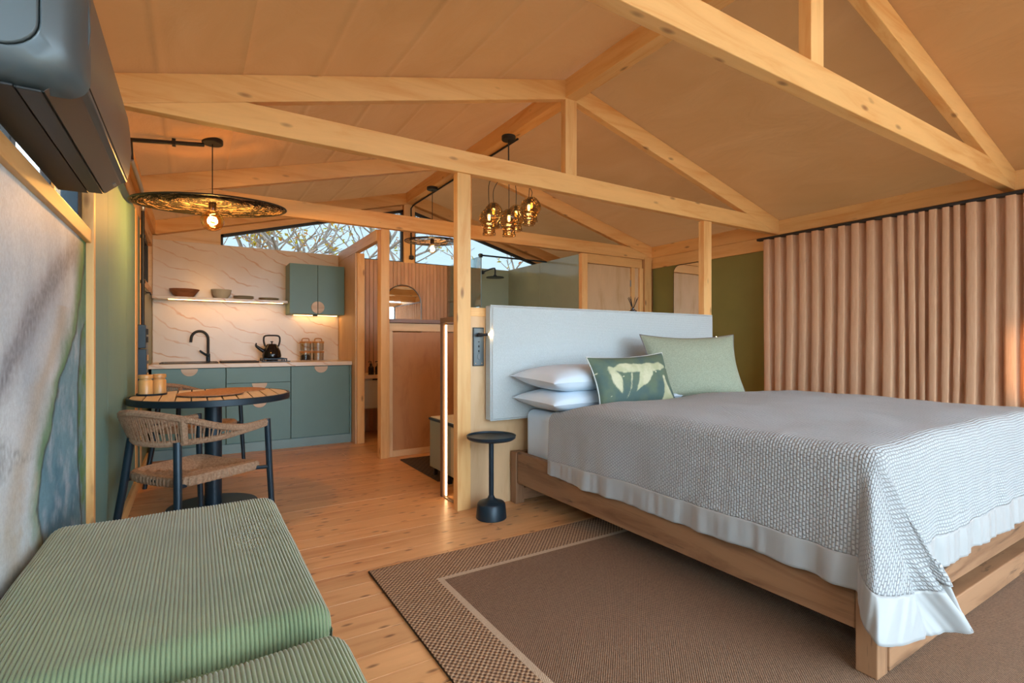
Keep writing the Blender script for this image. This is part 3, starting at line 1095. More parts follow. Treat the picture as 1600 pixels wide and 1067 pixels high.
cd = thing('conduit', (-0.345, 4.86, 1.215), 'black cable conduit rising from the electrical box to the disc pendant', 'conduit')
build('riser', MB().tube([(-0.340, 4.86, 1.216), (-0.340, 4.86, 2.10)], 0.012, 10), 'black', cd, smooth=True)
build('elbow', MB().tube(bez([(-0.340, 4.86, 2.10), (-0.335, 4.80, 2.155), (-0.318, 4.40, 2.16), (-0.318, 3.75, 2.16)], 20), 0.013, 10), 'alu', cd, smooth=True)
cz = lambda x: roof(x) - 0.036
build('ceiling_run', MB().tube([(-0.318, 3.75, 2.16), (-0.318, 3.75, cz(-0.318)), (0.05, 3.9, cz(0.05))], 0.013, 10), 'black', cd, smooth=True)
for z_ in (1.55, 1.9):
    build('clip', MB().lathe([(0.017, -0.012), (0.017, 0.012)], (-0.340, 4.86, z_), 12), 'black', cd)
build('clip', MB().box(-0.12, -0.10, 3.81, 3.855, cz(-0.11) - 0.018, cz(-0.11) + 0.02), 'black', cd)


# ------------------------------------------------------------------ disc pendants
def point_light(name, loc, energy, color, r=0.03, parent=None):
    d = bpy.data.lights.new(name, 'POINT')
    d.energy = energy
    d.color = color
    d.shadow_soft_size = r
    o = bpy.data.objects.new(name, d)
    COL.objects.link(o)
    if parent is not None:
        o.parent = parent
        o.location = Vector(loc) - OFF[parent.name]
    else:
        o.location = loc
    return o


def strands_disc(c, R, n, r, tilt, seed, r_in=0.03):
    rnd = random.Random(seed)
    mb = MB()
    rot = Matrix.Rotation(tilt, 3, Vector((0.849, -0.528, 0)))

    def T(p):
        q = rot @ Vector(p)
        return (q.x + c[0], q.y + c[1], q.z + c[2])
    for i in range(n):
        rr = math.sqrt(rnd.uniform(r_in ** 2, (R * 0.985) ** 2))
        a0 = rnd.uniform(0, 2 * PI)
        ln = rnd.uniform(0.14, 0.42) / max(rr, 0.1) * 0.8
        ln = min(ln, 2.6)
        drift = rnd.uniform(-0.05, 0.05)
        pts = []
        m = 5
        for k_ in range(m + 1):
            f = k_ / m
            ra = max(0.02, min(R * 0.99, rr + drift * (f - 0.5) + rnd.uniform(-0.006, 0.006)))
            a = a0 + ln * f
            pts.append(T((ra * math.cos(a), ra * math.sin(a), 0.03 * (1 - (ra / R) ** 2) + rnd.uniform(-0.004, 0.004))))
        mb.tube(pts, r * rnd.uniform(0.7, 1.4), 3, cap=False)
    return mb, T


def disc_pendant(name, c, R, nstr, rstr, tilt, top, label, bulbmat, energy, seed, bulb_r):
    p = thing(name, (c[0], c[1], c[2] - 0.16), label, 'lamp', 'flat disc pendants')
    mb, T = strands_disc(c, R, nstr, rstr, tilt, seed)
    build('shade', mb, 'strand', p, label='flat disc of dark woven strands')
    mb2, _ = strands_disc(c, R, nstr // 4, rstr, tilt, seed + 50)
    build('pale_strands', mb2, 'rope', p)
    ring = [T((R * math.cos(2 * PI * i / 96), R * math.sin(2 * PI * i / 96), 0)) for i in range(96)]
    build('rim', MB().tube(ring, 0.005, 6, closed=True), 'black', p, smooth=True)
    build('cord', MB().tube([(c[0], c[1], c[2] + 0.03), (c[0], c[1], top - 0.03)], 0.0035, 6), 'black', p)
    build('ceiling_rose', MB().lathe([(0.0, -0.03), (0.058, -0.03), (0.062, -0.026), (0.062, 0.0), (0, 0.0)], (c[0], c[1], top), 28), 'black', p, smooth=35)
    build('socket', MB().lathe([(0.012, 0.035), (0.022, 0.025), (0.024, -0.015), (0.020, -0.03), (0.0, -0.03)], c, 18), 'bottle', p, smooth=35)
    bc = (c[0], c[1], c[2] - 0.028 - bulb_r)
    prof = [(0.0, -bulb_r)] + [(bulb_r * math.sin(a), -bulb_r * math.cos(a)) for a in [PI * i / 20 for i in range(1, 17)]] + [(0.019, bulb_r * 0.98), (0.017, bulb_r * 1.25)]
    b = build('bulb', MB().lathe(prof, bc, 28, caps=False), bulbmat, p, smooth=True)
    hel = [(bc[0] + 0.014 * math.cos(a), bc[1] + 0.014 * math.sin(a), bc[2] - bulb_r * 0.6 + bulb_r * 1.3 * i / 60) for i, a in enumerate([i * 0.42 for i in range(61)])]
    build('filament', MB().tube(hel, 0.0028, 5), 'filament', b)
    point_light('pendant_light', bc, energy, (1, 0.62, 0.28), 0.035, p)
    return p


disc_pendant('disc_pendant', (0.1, 3.9, 1.975), 0.445, 760, 0.0020, math.radians(5.0), roof(0.1) - 0.005,
             'large flat woven disc pendant with glowing amber bulb above the round table', 'bulb_amber', 24, 3, 0.068)
disc_pendant('disc_pendant', (2.30, 5.42, 2.235), 0.31, 420, 0.0015, math.radians(2), 2.85,
             'smaller see-through wire disc pendant in front of the gable window', 'bulb_clear', 6, 5, 0.055)

# ------------------------------------------------------------------ amber glass cluster pendant
cl = thing('cluster_pendant', (2.29, 3.74, 2.0), 'pendant cluster of ribbed amber glass shades hanging from the ridge beam', 'lamp')
build('canopy', MB().lathe([(0, -0.035), (0.056, -0.035), (0.06, -0.03), (0.06, 0), (0, 0)], (2.29, 3.74, 2.85), 28), 'black', cl, smooth=35)
build('stem', MB().tube([(2.29, 3.74, 2.82), (2.29, 3.74, 2.52)], 0.006, 8), 'black', cl)
SH = [(2.106, 3.753, 2.13), (2.237, 3.907, 2.232), (2.206, 3.597, 2.101), (2.378, 3.76, 2.196), (2.39, 3.577, 2.212), (2.52, 3.73, 2.282)]
for i, c in enumerate(SH):
    top = c[2] + 0.082
    build('cord', MB().tube(bez([(2.29, 3.74, 2.54), (2.29 + (c[0] - 2.29) * 0.6, 3.74 + (c[1] - 3.74) * 0.6, 2.50), (c[0], c[1], 2.42), (c[0], c[1], top)], 14), 0.003, 6), 'black', cl)
    prof = []
    for q in range(45):
        f = q / 44
        z = 0.08 - 0.225 * f
        base = 0.083 * math.sin(PI * min(1, (f * 0.95 + 0.03) / 0.84)) ** 0.62 if f < 0.74 else 0
        base = max(base, 0.050 + (0.004 if f > 0.93 else 0)) if f > 0.5 else max(base, 0.012)
        prof.append((base + 0.0025 * math.sin(q * 1.9), z))
    s = build('glass_shade', MB().lathe(prof, c, 28, caps=False), 'amber_glass', cl, smooth=True, label='ribbed amber glass shade')
    mb = MB()
    for q in range(3, 44, 3):
        r_, z_ = prof[q]
        mb.tube([(c[0] + (r_ + 0.001) * math.cos(2 * PI * k_ / 24), c[1] + (r_ + 0.001) * math.sin(2 * PI * k_ / 24), c[2] + z_ + 0.003 * math.sin(k_ * 2.1 + q)) for k_ in range(24)], 0.0011, 4, closed=True)
    build('wire', mb, 'black', s)
    build('socket', MB().lathe([(0.016, 0.075), (0.018, 0.06), (0.018, 0.03), (0, 0.03)], c, 14), 'black', s)
    build('bulb', MB().lathe([(0.0, 0.03), (0.010, 0.025), (0.012, 0.0), (0.008, -0.02), (0, -0.025)], c, 12), 'filament', s, smooth=True)
    point_light('cluster_light', (c[0], c[1], c[2] - 0.03), 0.9, (1, 0.62, 0.28), 0.02, cl)

cb = thing('ridge_cable', (2.40, 5.0, 2.0), 'black cable fixed along the ridge beam and down the gable post', 'cable')
build('cable', MB().tube([(2.372, 3.72, 2.838), (2.372, 6.20, 2.838), (2.352, 6.225, 2.80), (2.352, 6.228, 2.20)], 0.009, 8), 'black', cb)
build('junction_knob', MB().lathe([(0, -0.03), (0.03, -0.02), (0.03, 0.02), (0, 0.03)], (2.352, 6.21, 2.17), 16), 'black', cb, smooth=True)

# ------------------------------------------------------------------ air conditioner
ac = thing('air_conditioner', (-0.3, 1.79, 1.575), 'charcoal wall air conditioner high on the left wall', 'air conditioner')
A0, A1 = 1.315, 2.205
prof = [(-0.384, 1.600), (-0.384, 1.872)] + [(-0.225 + 0.03 * math.sin(a), 1.842 + 0.03 * math.cos(a)) for a in [i * PI / 2 / 6 for i in range(7)]] + \
       [(-0.190, 1.80), (-0.186, 1.73), (-0.192, 1.66), (-0.200, 1.626), (-0.212, 1.622), (-0.256, 1.582), (-0.37, 1.580)]
build('body', MB().prism(prof, 'y', A0 + 0.07, A1), 'ac_body', ac, smooth=30, bevel=0.002)
# moulded end cap: a rounded shoulder around a flat recessed panel
def cap_ring(f, y_, r_round):
    x0_, x1_ = -0.383, -0.383 + 0.195 * f
    zc, hz = 1.732, 0.150 * f
    rr_ = r_round
    pts = []
    for (cx_, cz_, a0) in ((x1_ - rr_, zc + hz - rr_ * 0.9, 0), (x0_ + 0.01, zc + hz - 0.01, PI / 2), (x0_ + 0.01, zc - hz + 0.01, PI), (x1_ - rr_, zc - hz + rr_, 1.5 * PI)):
        rad = rr_ if cx_ > -0.36 else 0.01
        pts += [(cx_ + rad * math.cos(a0 + i * PI / 2 / 7), y_, cz_ + rad * math.sin(a0 + i * PI / 2 / 7)) for i in range(8)]
    return pts
rings_ = [cap_ring(1.0, A0 + 0.085, 0.045), cap_ring(0.98, A0 + 0.06, 0.05), cap_ring(0.92, A0 + 0.025, 0.055), cap_ring(0.82, A0 + 0.008, 0.06), cap_ring(0.68, A0 + 0.002, 0.06), cap_ring(0.66, A0 + 0.006, 0.06)]
mb = MB()
n_ = len(rings_[0])
vs_ = [p_ for rg_ in rings_ for p_ in rg_]
fs_ = [(k_ * n_ + i, k_ * n_ + (i + 1) % n_, (k_ + 1) * n_ + (i + 1) % n_, (k_ + 1) * n_ + i) for k_ in range(len(rings_) - 1) for i in range(n_)]
mb.add(vs_, fs_)
ec = build('end_cap', mb, 'ac_body', ac, smooth=50)
build('cap_panel', MB().prism([(p_[0], p_[2]) for p_ in cap_ring(0.652, 0, 0.06)], 'y', A0 + 0.001, A0 + 0.012), 'ac_body', ec, smooth=40, bevel=0.003)
# lower louver, flap and base plate
nx, nz = 0.66, -0.75
mb = MB().prism([(-0.2135, 1.6195), (-0.2545, 1.5822), (-0.2575, 1.5782), (-0.2165, 1.6155)], 'y', A0 + 0.055, A1 - 0.012)
build('louver', mb, 'ac_louver', ac, bevel=0.001)
bx('air_flap', -0.300, -0.262, A0 + 0.055, A1 - 0.015, 1.5745, 1.5800, 'ac_dark', ac, bevel=0.0015)
bx('base_plate', -0.380, -0.303, A0 + 0.05, A1, 1.5745, 1.5800, 'black', ac, bevel=0.0015)
build('badge', MB().prism([(-0.2235, 1.6065), (-0.2315, 1.5995), (-0.2322, 1.6003), (-0.2242, 1.6073)], 'y', A1 - 0.06, A1 - 0.03), 'steel', ac)
bx('front_seam', -0.2005, -0.1965, A0 + 0.08, A1 - 0.005, 1.634, 1.637, 'black', ac, bevel=0)


# ------------------------------------------------------------------ corduroy ottomans
def ottoman(x0, x1, y0, y1, z1, label):
    o = thing('ottoman', ((x0 + x1) / 2, (y0 + y1) / 2, 0), label, 'ottoman', 'green corduroy ottomans')
    r = 0.05
    nrib = round((x1 - x0) / 0.0080)
    per = 6
    zt = z1
    # path around the block in the YZ plane
    path = [((y1), 0.06), ((y1), 0.25)] + [(y1 - r + r * math.sin(a), zt - r + r * math.cos(a)) for a in [PI / 2 - i * PI / 2 / 8 for i in range(9)]]
    m = 26
    path += [(y1 - r + (y0 + r - (y1 - r)) * i / m, zt) for i in range(1, m)]
    path += [(y0 + r - r * math.sin(a), zt - r + r * math.cos(a)) for a in [i * PI / 2 / 8 for i in range(9)]] + [(y0, 0.25), (y0, 0.06)]
    cy, cz_ = (y0 + y1) / 2, zt / 2
    nors = []
    for i in range(len(path)):
        a = path[max(0, i - 1)]
        b = path[min(len(path) - 1, i + 1)]
        dy, dz = b[0] - a[0], b[1] - a[1]
        L = math.hypot(dy, dz)
        nors.append((-dz / L if False else dz / L * -1, dy / L))
    # make normals point outwards
    fixed = []
    for (ny, nz_), (py, pz) in zip(nors, path):
        if ny * (py - cy) + nz_ * (pz - cz_) < 0:
            ny, nz_ = -ny, -nz_
        fixed.append((ny, nz_))
    NUx = nrib * per
    NP = len(path) - 1
    re = 0.045

    def fn(u, w):
        x = x0 + (x1 - x0) * u
        j = round(w * NP)
        py, pz = path[j]
        ny, nz_ = fixed[j]
        e = 0
        dxe = min(x - x0, x1 - x)
        if dxe < re:
            e = re - math.sqrt(max(0, re * re - (re - dxe) ** 2))
        rib = abs(math.sin(PI * u * nrib)) ** 0.7
        puff = 0.010 * math.sin(PI * u) * math.sin(PI * min(1, max(0, (py - y0) / (y1 - y0))))
        soft = 0.004 * noise.noise(Vector((x * 5, py * 5, pz * 3)))
        off = -e + (rib - 0.5) * 0.0044 + (puff + soft if nz_ > 0.5 else 0)
        return (x, py + ny * off, pz + nz_ * off)
    build('cover', MB().grid(fn, NUx, NP), 'corduroy', o, smooth=70)
    mb = MB()
    mb.grid(lambda u, w: (x0 + 0.004 - 0.0015 * abs(math.sin(PI * u * 90)), y0 + 0.012 + (y1 - y0 - 0.024) * u, 0.06 + (zt - 0.11) * w), 360, 2)
    mb.grid(lambda u, w: (x1 - 0.004 + 0.0015 * abs(math.sin(PI * u * 90)), y0 + 0.012 + (y1 - y0 - 0.024) * u, 0.06 + (zt - 0.11) * w), 360, 2)
    build('side', mb, 'corduroy', o, smooth=70)
    bx('core', x0 + 0.05, x1 - 0.05, y0 + 0.05, y1 - 0.05, 0.05, zt - 0.06, 'corduroy', o)
    ring = []
    zz = zt - 0.062
    build('seam', MB().tube([(x1 - 0.002, y1 - 0.03, zz), (x1 - 0.002, y0 + 0.03, zz), (x1 - 0.03, y0 - 0.001, zz), (x0 + 0.03, y0 - 0.001, zz)], 0.004, 6), 'corduroy', o, smooth=True)
    for px_ in (x0 + 0.06, x1 - 0.06):
        for py in (y0 + 0.06, y1 - 0.06):
            build('foot', MB().lathe([(0.018, 0), (0.022, 0.055)], (px_, py, 0), 12), 'black', o)
    return o


ottoman(-0.372, 0.25, 1.10, 2.05, 0.52, 'green corduroy ottoman beside the mural, farther of the two')
ottoman(-0.372, 0.258, 0.08, 1.055, 0.505, 'green corduroy ottoman at the bottom edge of the picture, nearer of the two')

# ------------------------------------------------------------------ round table
TC = (0.105, 3.9)
TR = 0.46
tb = thing('round_table', (TC[0], TC[1], 0), 'round pedestal table with slatted wood top and dark metal rim', 'table')
build('rim', MB().lathe([(TR - 0.012, 0.735), (TR - 0.012, 0.700), (TR, 0.700), (TR + 0.003, 0.703), (TR + 0.003, 0.737), (TR, 0.740), (TR - 0.012, 0.740), (TR - 0.012, 0.735)], (TC[0], TC[1], 0), 72, caps=False), 'blue_black', tb, smooth=35)
build('under_plate', MB().lathe([(0, 0.700), (TR - 0.012, 0.700), (TR - 0.012, 0.712), (0, 0.712)], (TC[0], TC[1], 0), 48), 'blue_black', tb)
ns = 11
rs = TR - 0.015
for i in range(ns):
    a = -rs + 2 * rs * i / ns + 0.0035
    b = -rs + 2 * rs * (i + 1) / ns - 0.0035
    top_, bot_ = [], []
    for q in range(7):
        xx = a + (b - a) * q / 6
        yy = math.sqrt(max(0, rs * rs - xx * xx))
        top_.append((TC[0] + xx, TC[1] + yy))
        bot_.append((TC[0] + xx, TC[1] - yy))
    build('slat', MB().prism(top_ + bot_[::-1], 'z', 0.7125, 0.739), 'table_slat', tb, bevel=0.0015)
build('column', MB().lathe([(0.05, 0.018), (0.05, 0.70)], (TC[0], TC[1], 0), 28), 'blue_black', tb, smooth=35)
build('base', MB().lathe([(0.0, 0), (0.262, 0), (0.265, 0.004), (0.262, 0.012), (0.06, 0.018), (0, 0.018)], (TC[0], TC[1], 0), 48), 'blue_black', tb, smooth=35)


def placemat(cx_, cy_, z, label, seed):
    prof = []
    for q in range(31):
        r = 0.19 * q / 30
        prof.append((max(r, 0.0001), 0.004 + 0.0022 * abs(math.sin(q * PI / 3.0))))
    mb = MB().lathe([(0.0, 0.0), (0.19, 0.0)] + prof[::-1], (cx_, cy_, z), 56, caps=False)
    vs = []
    for (x, y_, zz) in mb.v:
        a = math.atan2(y_ - cy_, x - cx_)
        r = math.hypot(x - cx_, y_ - cy_)
        f = 1 + (0.02 * math.sin(a * 28) if r > 0.175 else 0)
        vs.append((cx_ + (x - cx_) * f, cy_ + (y_ - cy_) * f, zz))
    mb.v = vs
    o = build('placemat', mb, 'jute', smooth=40)
    return setp(o, label, 'placemat', 'woven placemats')


placemat(0.25, 4.13, 0.7395, 'round woven jute placemat lying underneath, at the far side of the table', 1)
placemat(0.09, 3.84, 0.7470, 'round woven jute placemat lying on top, nearer on the table', 2)
tr_ = build('tray', MB().lathe([(0, 0), (0.082, 0), (0.086, 0.012), (0.082, 0.012), (0.078, 0.004), (0, 0.004)], (-0.235, 4.03, 0.7395), 36), 'blue_black', smooth=35)
setp(tr_, 'small round dark tray on the left edge of the table', 'tray')
for (mx_, my_, lb) in ((-0.266, 4.005, 'wooden condiment jar on the dark tray, front one of the pair'), (-0.197, 4.055, 'wooden condiment jar on the dark tray, rear one of the pair')):
    j = thing('condiment_jar', (mx_, my_, 0.7437), lb, 'jar', 'wooden jars on the tray')
    build('body', MB().lathe([(0, 0), (0.036, 0), (0.039, 0.004), (0.039, 0.088), (0.035, 0.094), (0, 0.094)], (mx_, my_, 0.7437), 28), 'brass_wood', j, smooth=35)
    build('lid', MB().lathe([(0.033, 0.094), (0.033, 0.102), (0.040, 0.106), (0.040, 0.124), (0.037, 0.128), (0, 0.128)], (mx_, my_, 0.7437), 28), 'brass_wood', j, smooth=35)


# ------------------------------------------------------------------ rope armchairs
def rope_chair(label):
    ch = thing('rope_armchair', (0, 0, 0), label, 'chair', 'rope armchairs at the round table')
    # legs
    for s in (-1, 1):
        build('leg', MB().tube([(s * 0.262, 0.215, 0.665), (s * 0.268, 0.225, 0.40), (s * 0.278, 0.245, 0.0)], [0.016, 0.016, 0.014], 14), 'blue_black', ch, smooth=35)
        build('leg', MB().tube([(s * 0.165, -0.215, 0.605), (s * 0.195, -0.235, 0.35), (s * 0.235, -0.275, 0.0)], [0.018, 0.018, 0.015], 14), 'blue_black', ch, smooth=35)
    topc = bez([(0.262, 0.205, 0.650), (0.275, 0.06, 0.645), (0.285, -0.08, 0.668), (0.235, -0.21, 0.712), (0.12, -0.275, 0.736), (0, -0.292, 0.742),
                (-0.12, -0.275, 0.736), (-0.235, -0.21, 0.712), (-0.285, -0.08, 0.668), (-0.275, 0.06, 0.645), (-0.262, 0.205, 0.650)], 150)
    botc = bez([(0.262, 0.205, 0.640), (0.272, 0.06, 0.626), (0.262, -0.07, 0.612), (0.205, -0.18, 0.605), (0.105, -0.235, 0.596), (0, -0.250, 0.594),
                (-0.105, -0.235, 0.596), (-0.205, -0.18, 0.605), (-0.262, -0.07, 0.612), (-0.272, 0.06, 0.626), (-0.262, 0.205, 0.640)], 150)
    mb = MB()
    fin_t = [topc[0].lerp(topc[0], 0)]
    def dense(c, k=3):
        out = []
        for a, b in zip(c, c[1:]):
            for q in range(k):
                out.append(a.lerp(b, q / k))
        return out + [c[-1]]
    dt, db = dense(topc), dense(botc)
    mb.tube(dt, [0.0155 + 0.0022 * (i % 2) for i in range(len(dt))], 8)
    mb.tube(db, [0.0135 + 0.0022 * (i % 2) for i in range(len(db))], 8)
    build('rope_rail', mb, 'rope', ch, smooth=30)
    mb = MB()
    for i in range(14, 137, 2):
        j = min(150, max(0, i + (1 if i % 4 else 0)))
        a, b = topc[i], botc[j]
        if (a - b).length < 0.02:
            continue
        outw = Vector((a.x, a.y + 0.05, 0)).normalized() * 0.006
        for s in (1,):
            mid = (a + b) / 2 + outw
            mb.tube([a + outw, mid, b + outw], 0.0036, 5)
    build('rope_back', mb, 'rope', ch, smooth=True)
    # wrapped bundles where the back legs meet the rail
    for s in (-1, 1):
        i = 75 - s * 27
        a, b = topc[i], botc[i]
        o = Vector((a.x, a.y, 0)).normalized() * 0.004
        mb = MB()
        pts = [a.lerp(b, q / 16) + o for q in range(17)]
        mb.tube(pts, [0.015 + 0.002 * (q % 2) for q in range(17)], 10)
        build('rope_wrap', mb, 'rope', ch, smooth=30)
    # seat: concentric ridges, wrapped edge
    N = 12
    mper = 60
    mb = MB()

    def sq(th):
        c, s = math.cos(th), math.sin(th)
        p_ = 7
        r = (abs(c) ** p_ + abs(s) ** p_) ** (-1 / p_)
        return r * c, r * s
    rings = []
    for k_ in range(N + 1):
        f = k_ / N
        rings.append((f, 0.008 * (1 if k_ % 2 else -1) * (1 if 1 < k_ < N else 0), 0))
    for (e, dz) in ((1.02, -0.008), (1.03, -0.020), (1.025, -0.036), (1.0, -0.045)):
        rings.append((e, dz, 1))
    vs = []
    for (f, dz, side) in rings:
        for j in range(mper * 4):
            x, y_ = sq(2 * PI * j / (mper * 4))
            wob = (0.004 if j % 4 < 2 else 0) if side else 0
            X = x * (0.222 * f + wob) * (1.0 + 0.06 * y_)
            Y = y_ * (0.212 * f + wob) + 0.0
            Z = 0.43 + dz - 0.020 * (1 - min(1, f) ** 2) * 0.8 + 0.012 * abs(x * min(f, 1)) ** 2
            vs.append((X, Y, Z))
    nn = mper * 4
    fs = []
    for i in range(len(rings) - 1):
        for j in range(nn):
            fs.append((i * nn + j, i * nn + (j + 1) % nn, (i + 1) * nn + (j + 1) % nn, (i + 1) * nn + j))
    fs.append(tuple((len(rings) - 1) * nn + j for j in range(nn)))
    mb.add(vs, fs)
    build('seat', mb, 'rope', ch, smooth=25)
    for s in (-1, 1):
        build('bracket', MB().tube([(s * 0.215, 0.165, 0.405), (s * 0.268, 0.222, 0.405)], 0.011, 8), 'blue_black', ch)
        build('bracket', MB().tube([(s * 0.185, -0.19, 0.400), (s * 0.19, -0.230, 0.400)], 0.011, 8), 'blue_black', ch)
    bx('tag', -0.02, 0.02, -0.2195, -0.2165, 0.402, 0.415, 'black', ch)
    return ch


c1 = rope_chair('woven rope armchair with dark metal legs in front of the round table')
c2 = copy_tree(c1)
c2['label'] = 'woven rope armchair behind the round table, close to the kitchen'


def face(o, x, y_, dx, dy):
    o.location = (x, y_, 0)
    o.rotation_euler = (0, 0, math.atan2(dy, dx) - PI / 2)


face(c1, 0.005, 3.13, 0.80, 0.60)
face(c2, 0.03, 4.74, 0.93, -0.37)

# ------------------------------------------------------------------ headboard partition fittings, desk frame, cabinet
hb = thing('headboard', (2.74, 2.91, 0.57), 'wide pale blue-grey upholstered headboard hung on the partition', 'headboard')
HX0, HX1, HZ0, HZ1 = 1.628, 3.86, 0.572, 1.318
mb = MB()


def pillow_board(u, w):
    x = HX0 + (HX1 - HX0) * u
    z = HZ0 + (HZ1 - HZ0) * w
    e = min(min(u, 1 - u) * (HX1 - HX0), min(w, 1 - w) * (HZ1 - HZ0))
    r = 0.018
    y_ = 2.868 + (r - math.sqrt(max(0, r * r - max(0, r - e) ** 2)))
    y_ -= 0.004 * noise.noise(Vector((x * 2, z * 2, 0)))
    return (x, y_, z)


mb.grid(pillow_board, 200, 80)
build('front_cover', mb, 'headboard', hb, smooth=True)
bx('padding', HX0, HX1, 2.886, 2.9495, HZ0, HZ1, 'headboard', hb, bevel=0.004)
loop = [(HX0, 2.884, HZ0), (HX1, 2.884, HZ0), (HX1, 2.884, HZ1), (HX0, 2.884, HZ1)]
pp = []
for i in range(4):
    a, b = Vector(loop[i]), Vector(loop[(i + 1) % 4])
    pp += [a.lerp(b, q / 20) for q in range(20)]
build('piping', MB().tube(pp, 0.005, 6, closed=True), 'headboard', hb, smooth=True)

sp = thing('switch_panel', (1.578, 2.95, 0.93), 'grey bedside switch plate with lit reading lamp on the plywood', 'switch panel')
bx('plate', 1.542, 1.614, 2.950, 2.9615, 0.928, 1.172, 'ac_body', sp, bevel=0.002)
bx('frame', 1.538, 1.618, 2.953, 2.9617, 0.924, 1.176, 'black', sp, bevel=0.001)
build('lamp_base', MB().tube([(1.578, 2.951, 1.128), (1.578, 2.915, 1.128)], 0.014, 12), 'black', sp, smooth=35)
la = build('lamp_arm', MB().tube([(1.556, 2.918, 1.126), (1.615, 2.886, 1.130)], 0.009, 10), 'black', sp, smooth=35)
build('lamp_lens', MB().lathe([(0, -0.008), (0.008, -0.004), (0.009, 0.0), (0.008, 0.004), (0, 0.008)], (1.620, 2.882, 1.131), 12), 'spot', la, smooth=True)
for z_, h_ in ((1.083, 0.006), (1.053, 0.014), (1.022, 0.014)):
    bx('switch', 1.573, 1.584, 2.9475, 2.951, z_ - h_ / 2, z_ + h_ / 2, 'black', sp, bevel=0.002)
build('socket', MB().prism([(1.578 + 0.011 * math.cos(a) * 1.0, 0.985 + 0.021 * math.sin(a)) for a in [i * PI / 3 + PI / 6 for i in range(6)]], 'y', 2.9475, 2.951), 'black_gloss', sp)
for q in (1.555, 1.60):
    build('screw', MB().tube([(q, 2.949, 0.942), (q, 2.951, 0.942)], 0.003, 8), 'brass_wood', sp)
point_light('reading_light', (1.627, 2.872, 1.131), 0.15, (1, 0.6, 0.28), 0.008, sp)

rl = thing('reading_lamp', (3.885, 2.93, 1.10), 'small black reading lamp with lit tip at the right end of the headboard', 'lamp')
build('lamp_base', MB().tube([(3.885, 2.951, 1.125), (3.885, 2.92, 1.125)], 0.013, 12), 'black', rl, smooth=35)
la = build('lamp_arm', MB().tube([(3.868, 2.915, 1.123), (3.925, 2.895, 1.128)], 0.009, 10), 'black', rl, smooth=35)
build('lamp_lens', MB().lathe([(0, -0.008), (0.008, -0.004), (0.009, 0.0), (0.008, 0.004), (0, 0.008)], (3.930, 2.893, 1.128), 12), 'spot', la, smooth=True)
point_light('reading_light', (3.935, 2.884, 1.128), 0.25, (1, 0.6, 0.28), 0.008, rl)

df = thing('lit_end_frame', (1.49, 3.17, 0), 'brown upright end frame with vertical strip light behind the partition post', 'frame')
bx('upright', 1.465, 1.505, 3.275, 3.315, 0, 1.215, 'brown_frame', df)
bx('top_rail', 1.465, 1.505, 3.046, 3.315, 1.215, 1.250, 'brown_frame', df)
bx('light_strip', 1.486, 1.496, 3.264, 3.2745, 0.012, 1.20, 'led', df, bevel=0)
bx('base_rail', 1.470, 1.50, 3.046, 3.270, 0.0, 0.006, 'brown_frame', df)
lc = thing('low_cabinet', (1.9, 3.5, 0), 'low sage cabinet with dark top and stubby legs behind the partition', 'cabinet')
bx('body', 1.62, 2.2, 3.06, 3.87, 0.08, 0.455, 'green_box', lc, bevel=0.004)
bx('top', 1.612, 2.205, 3.055, 3.878, 0.456, 0.474, 'blue_black', lc)
bx('top_board', 1.625, 2.2, 3.06, 3.865, 0.4745, 0.482, 'white', lc)
bx('side_door', 1.614, 1.6195, 3.07, 3.46, 0.085, 0.45, 'cream', lc)
for px_ in (1.64, 2.15):
    for py in (3.12, 3.55, 3.82):
        bx('leg', px_, px_ + 0.03, py, py + 0.03, 0, 0.08, 'black', lc)
rs_ = thing('desk_shelf', (2.4, 3.14, 1.12), 'short pine shelf behind the headboard partition', 'shelf')
bx('board', 1.58, 3.3, 3.048, 3.25, 1.135, 1.16, 'plain_pine_x', rs_)
mt = thing('floor_mat', (1.9, 4.09, 0), 'dark ribbed floor mat before the plywood half wall', 'mat')
bx('mat_body', 1.60, 2.25, 3.66, 4.52, 0.0005, 0.009, 'mat_dark', mt)
mb = MB()
for i in range(42):
    yy = 3.665 + i * 0.0204
    mb.box(1.602, 2.248, yy, yy + 0.013, 0.009, 0.012)
build('ribs', mb, 'mat_dark', mt)

rd = thing('reed_diffuser', (2.98, 3.0, 1.306), 'reed diffuser standing on the partition cap behind the headboard', 'diffuser')
RDX, RDY = 3.02, 3.0
build('vessel', MB().lathe([(0, 0), (0.03, 0), (0.032, 0.004), (0.032, 0.03), (0.014, 0.04), (0.014, 0.05), (0.010, 0.05), (0.010, 0.036), (0, 0.03)], (RDX, RDY, 1.3062), 20), 'bottle', rd, smooth=35)
for i in range(8):
    a = i * 0.8
    l_ = 0.045 + 0.012 * (i % 3)
    build('reed', MB().tube([(RDX, RDY, 1.345), (RDX + l_ * math.cos(a), RDY + 0.4 * l_ * math.sin(a), 1.438 + 0.010 * (i % 2))], 0.0022, 5), 'black', rd)

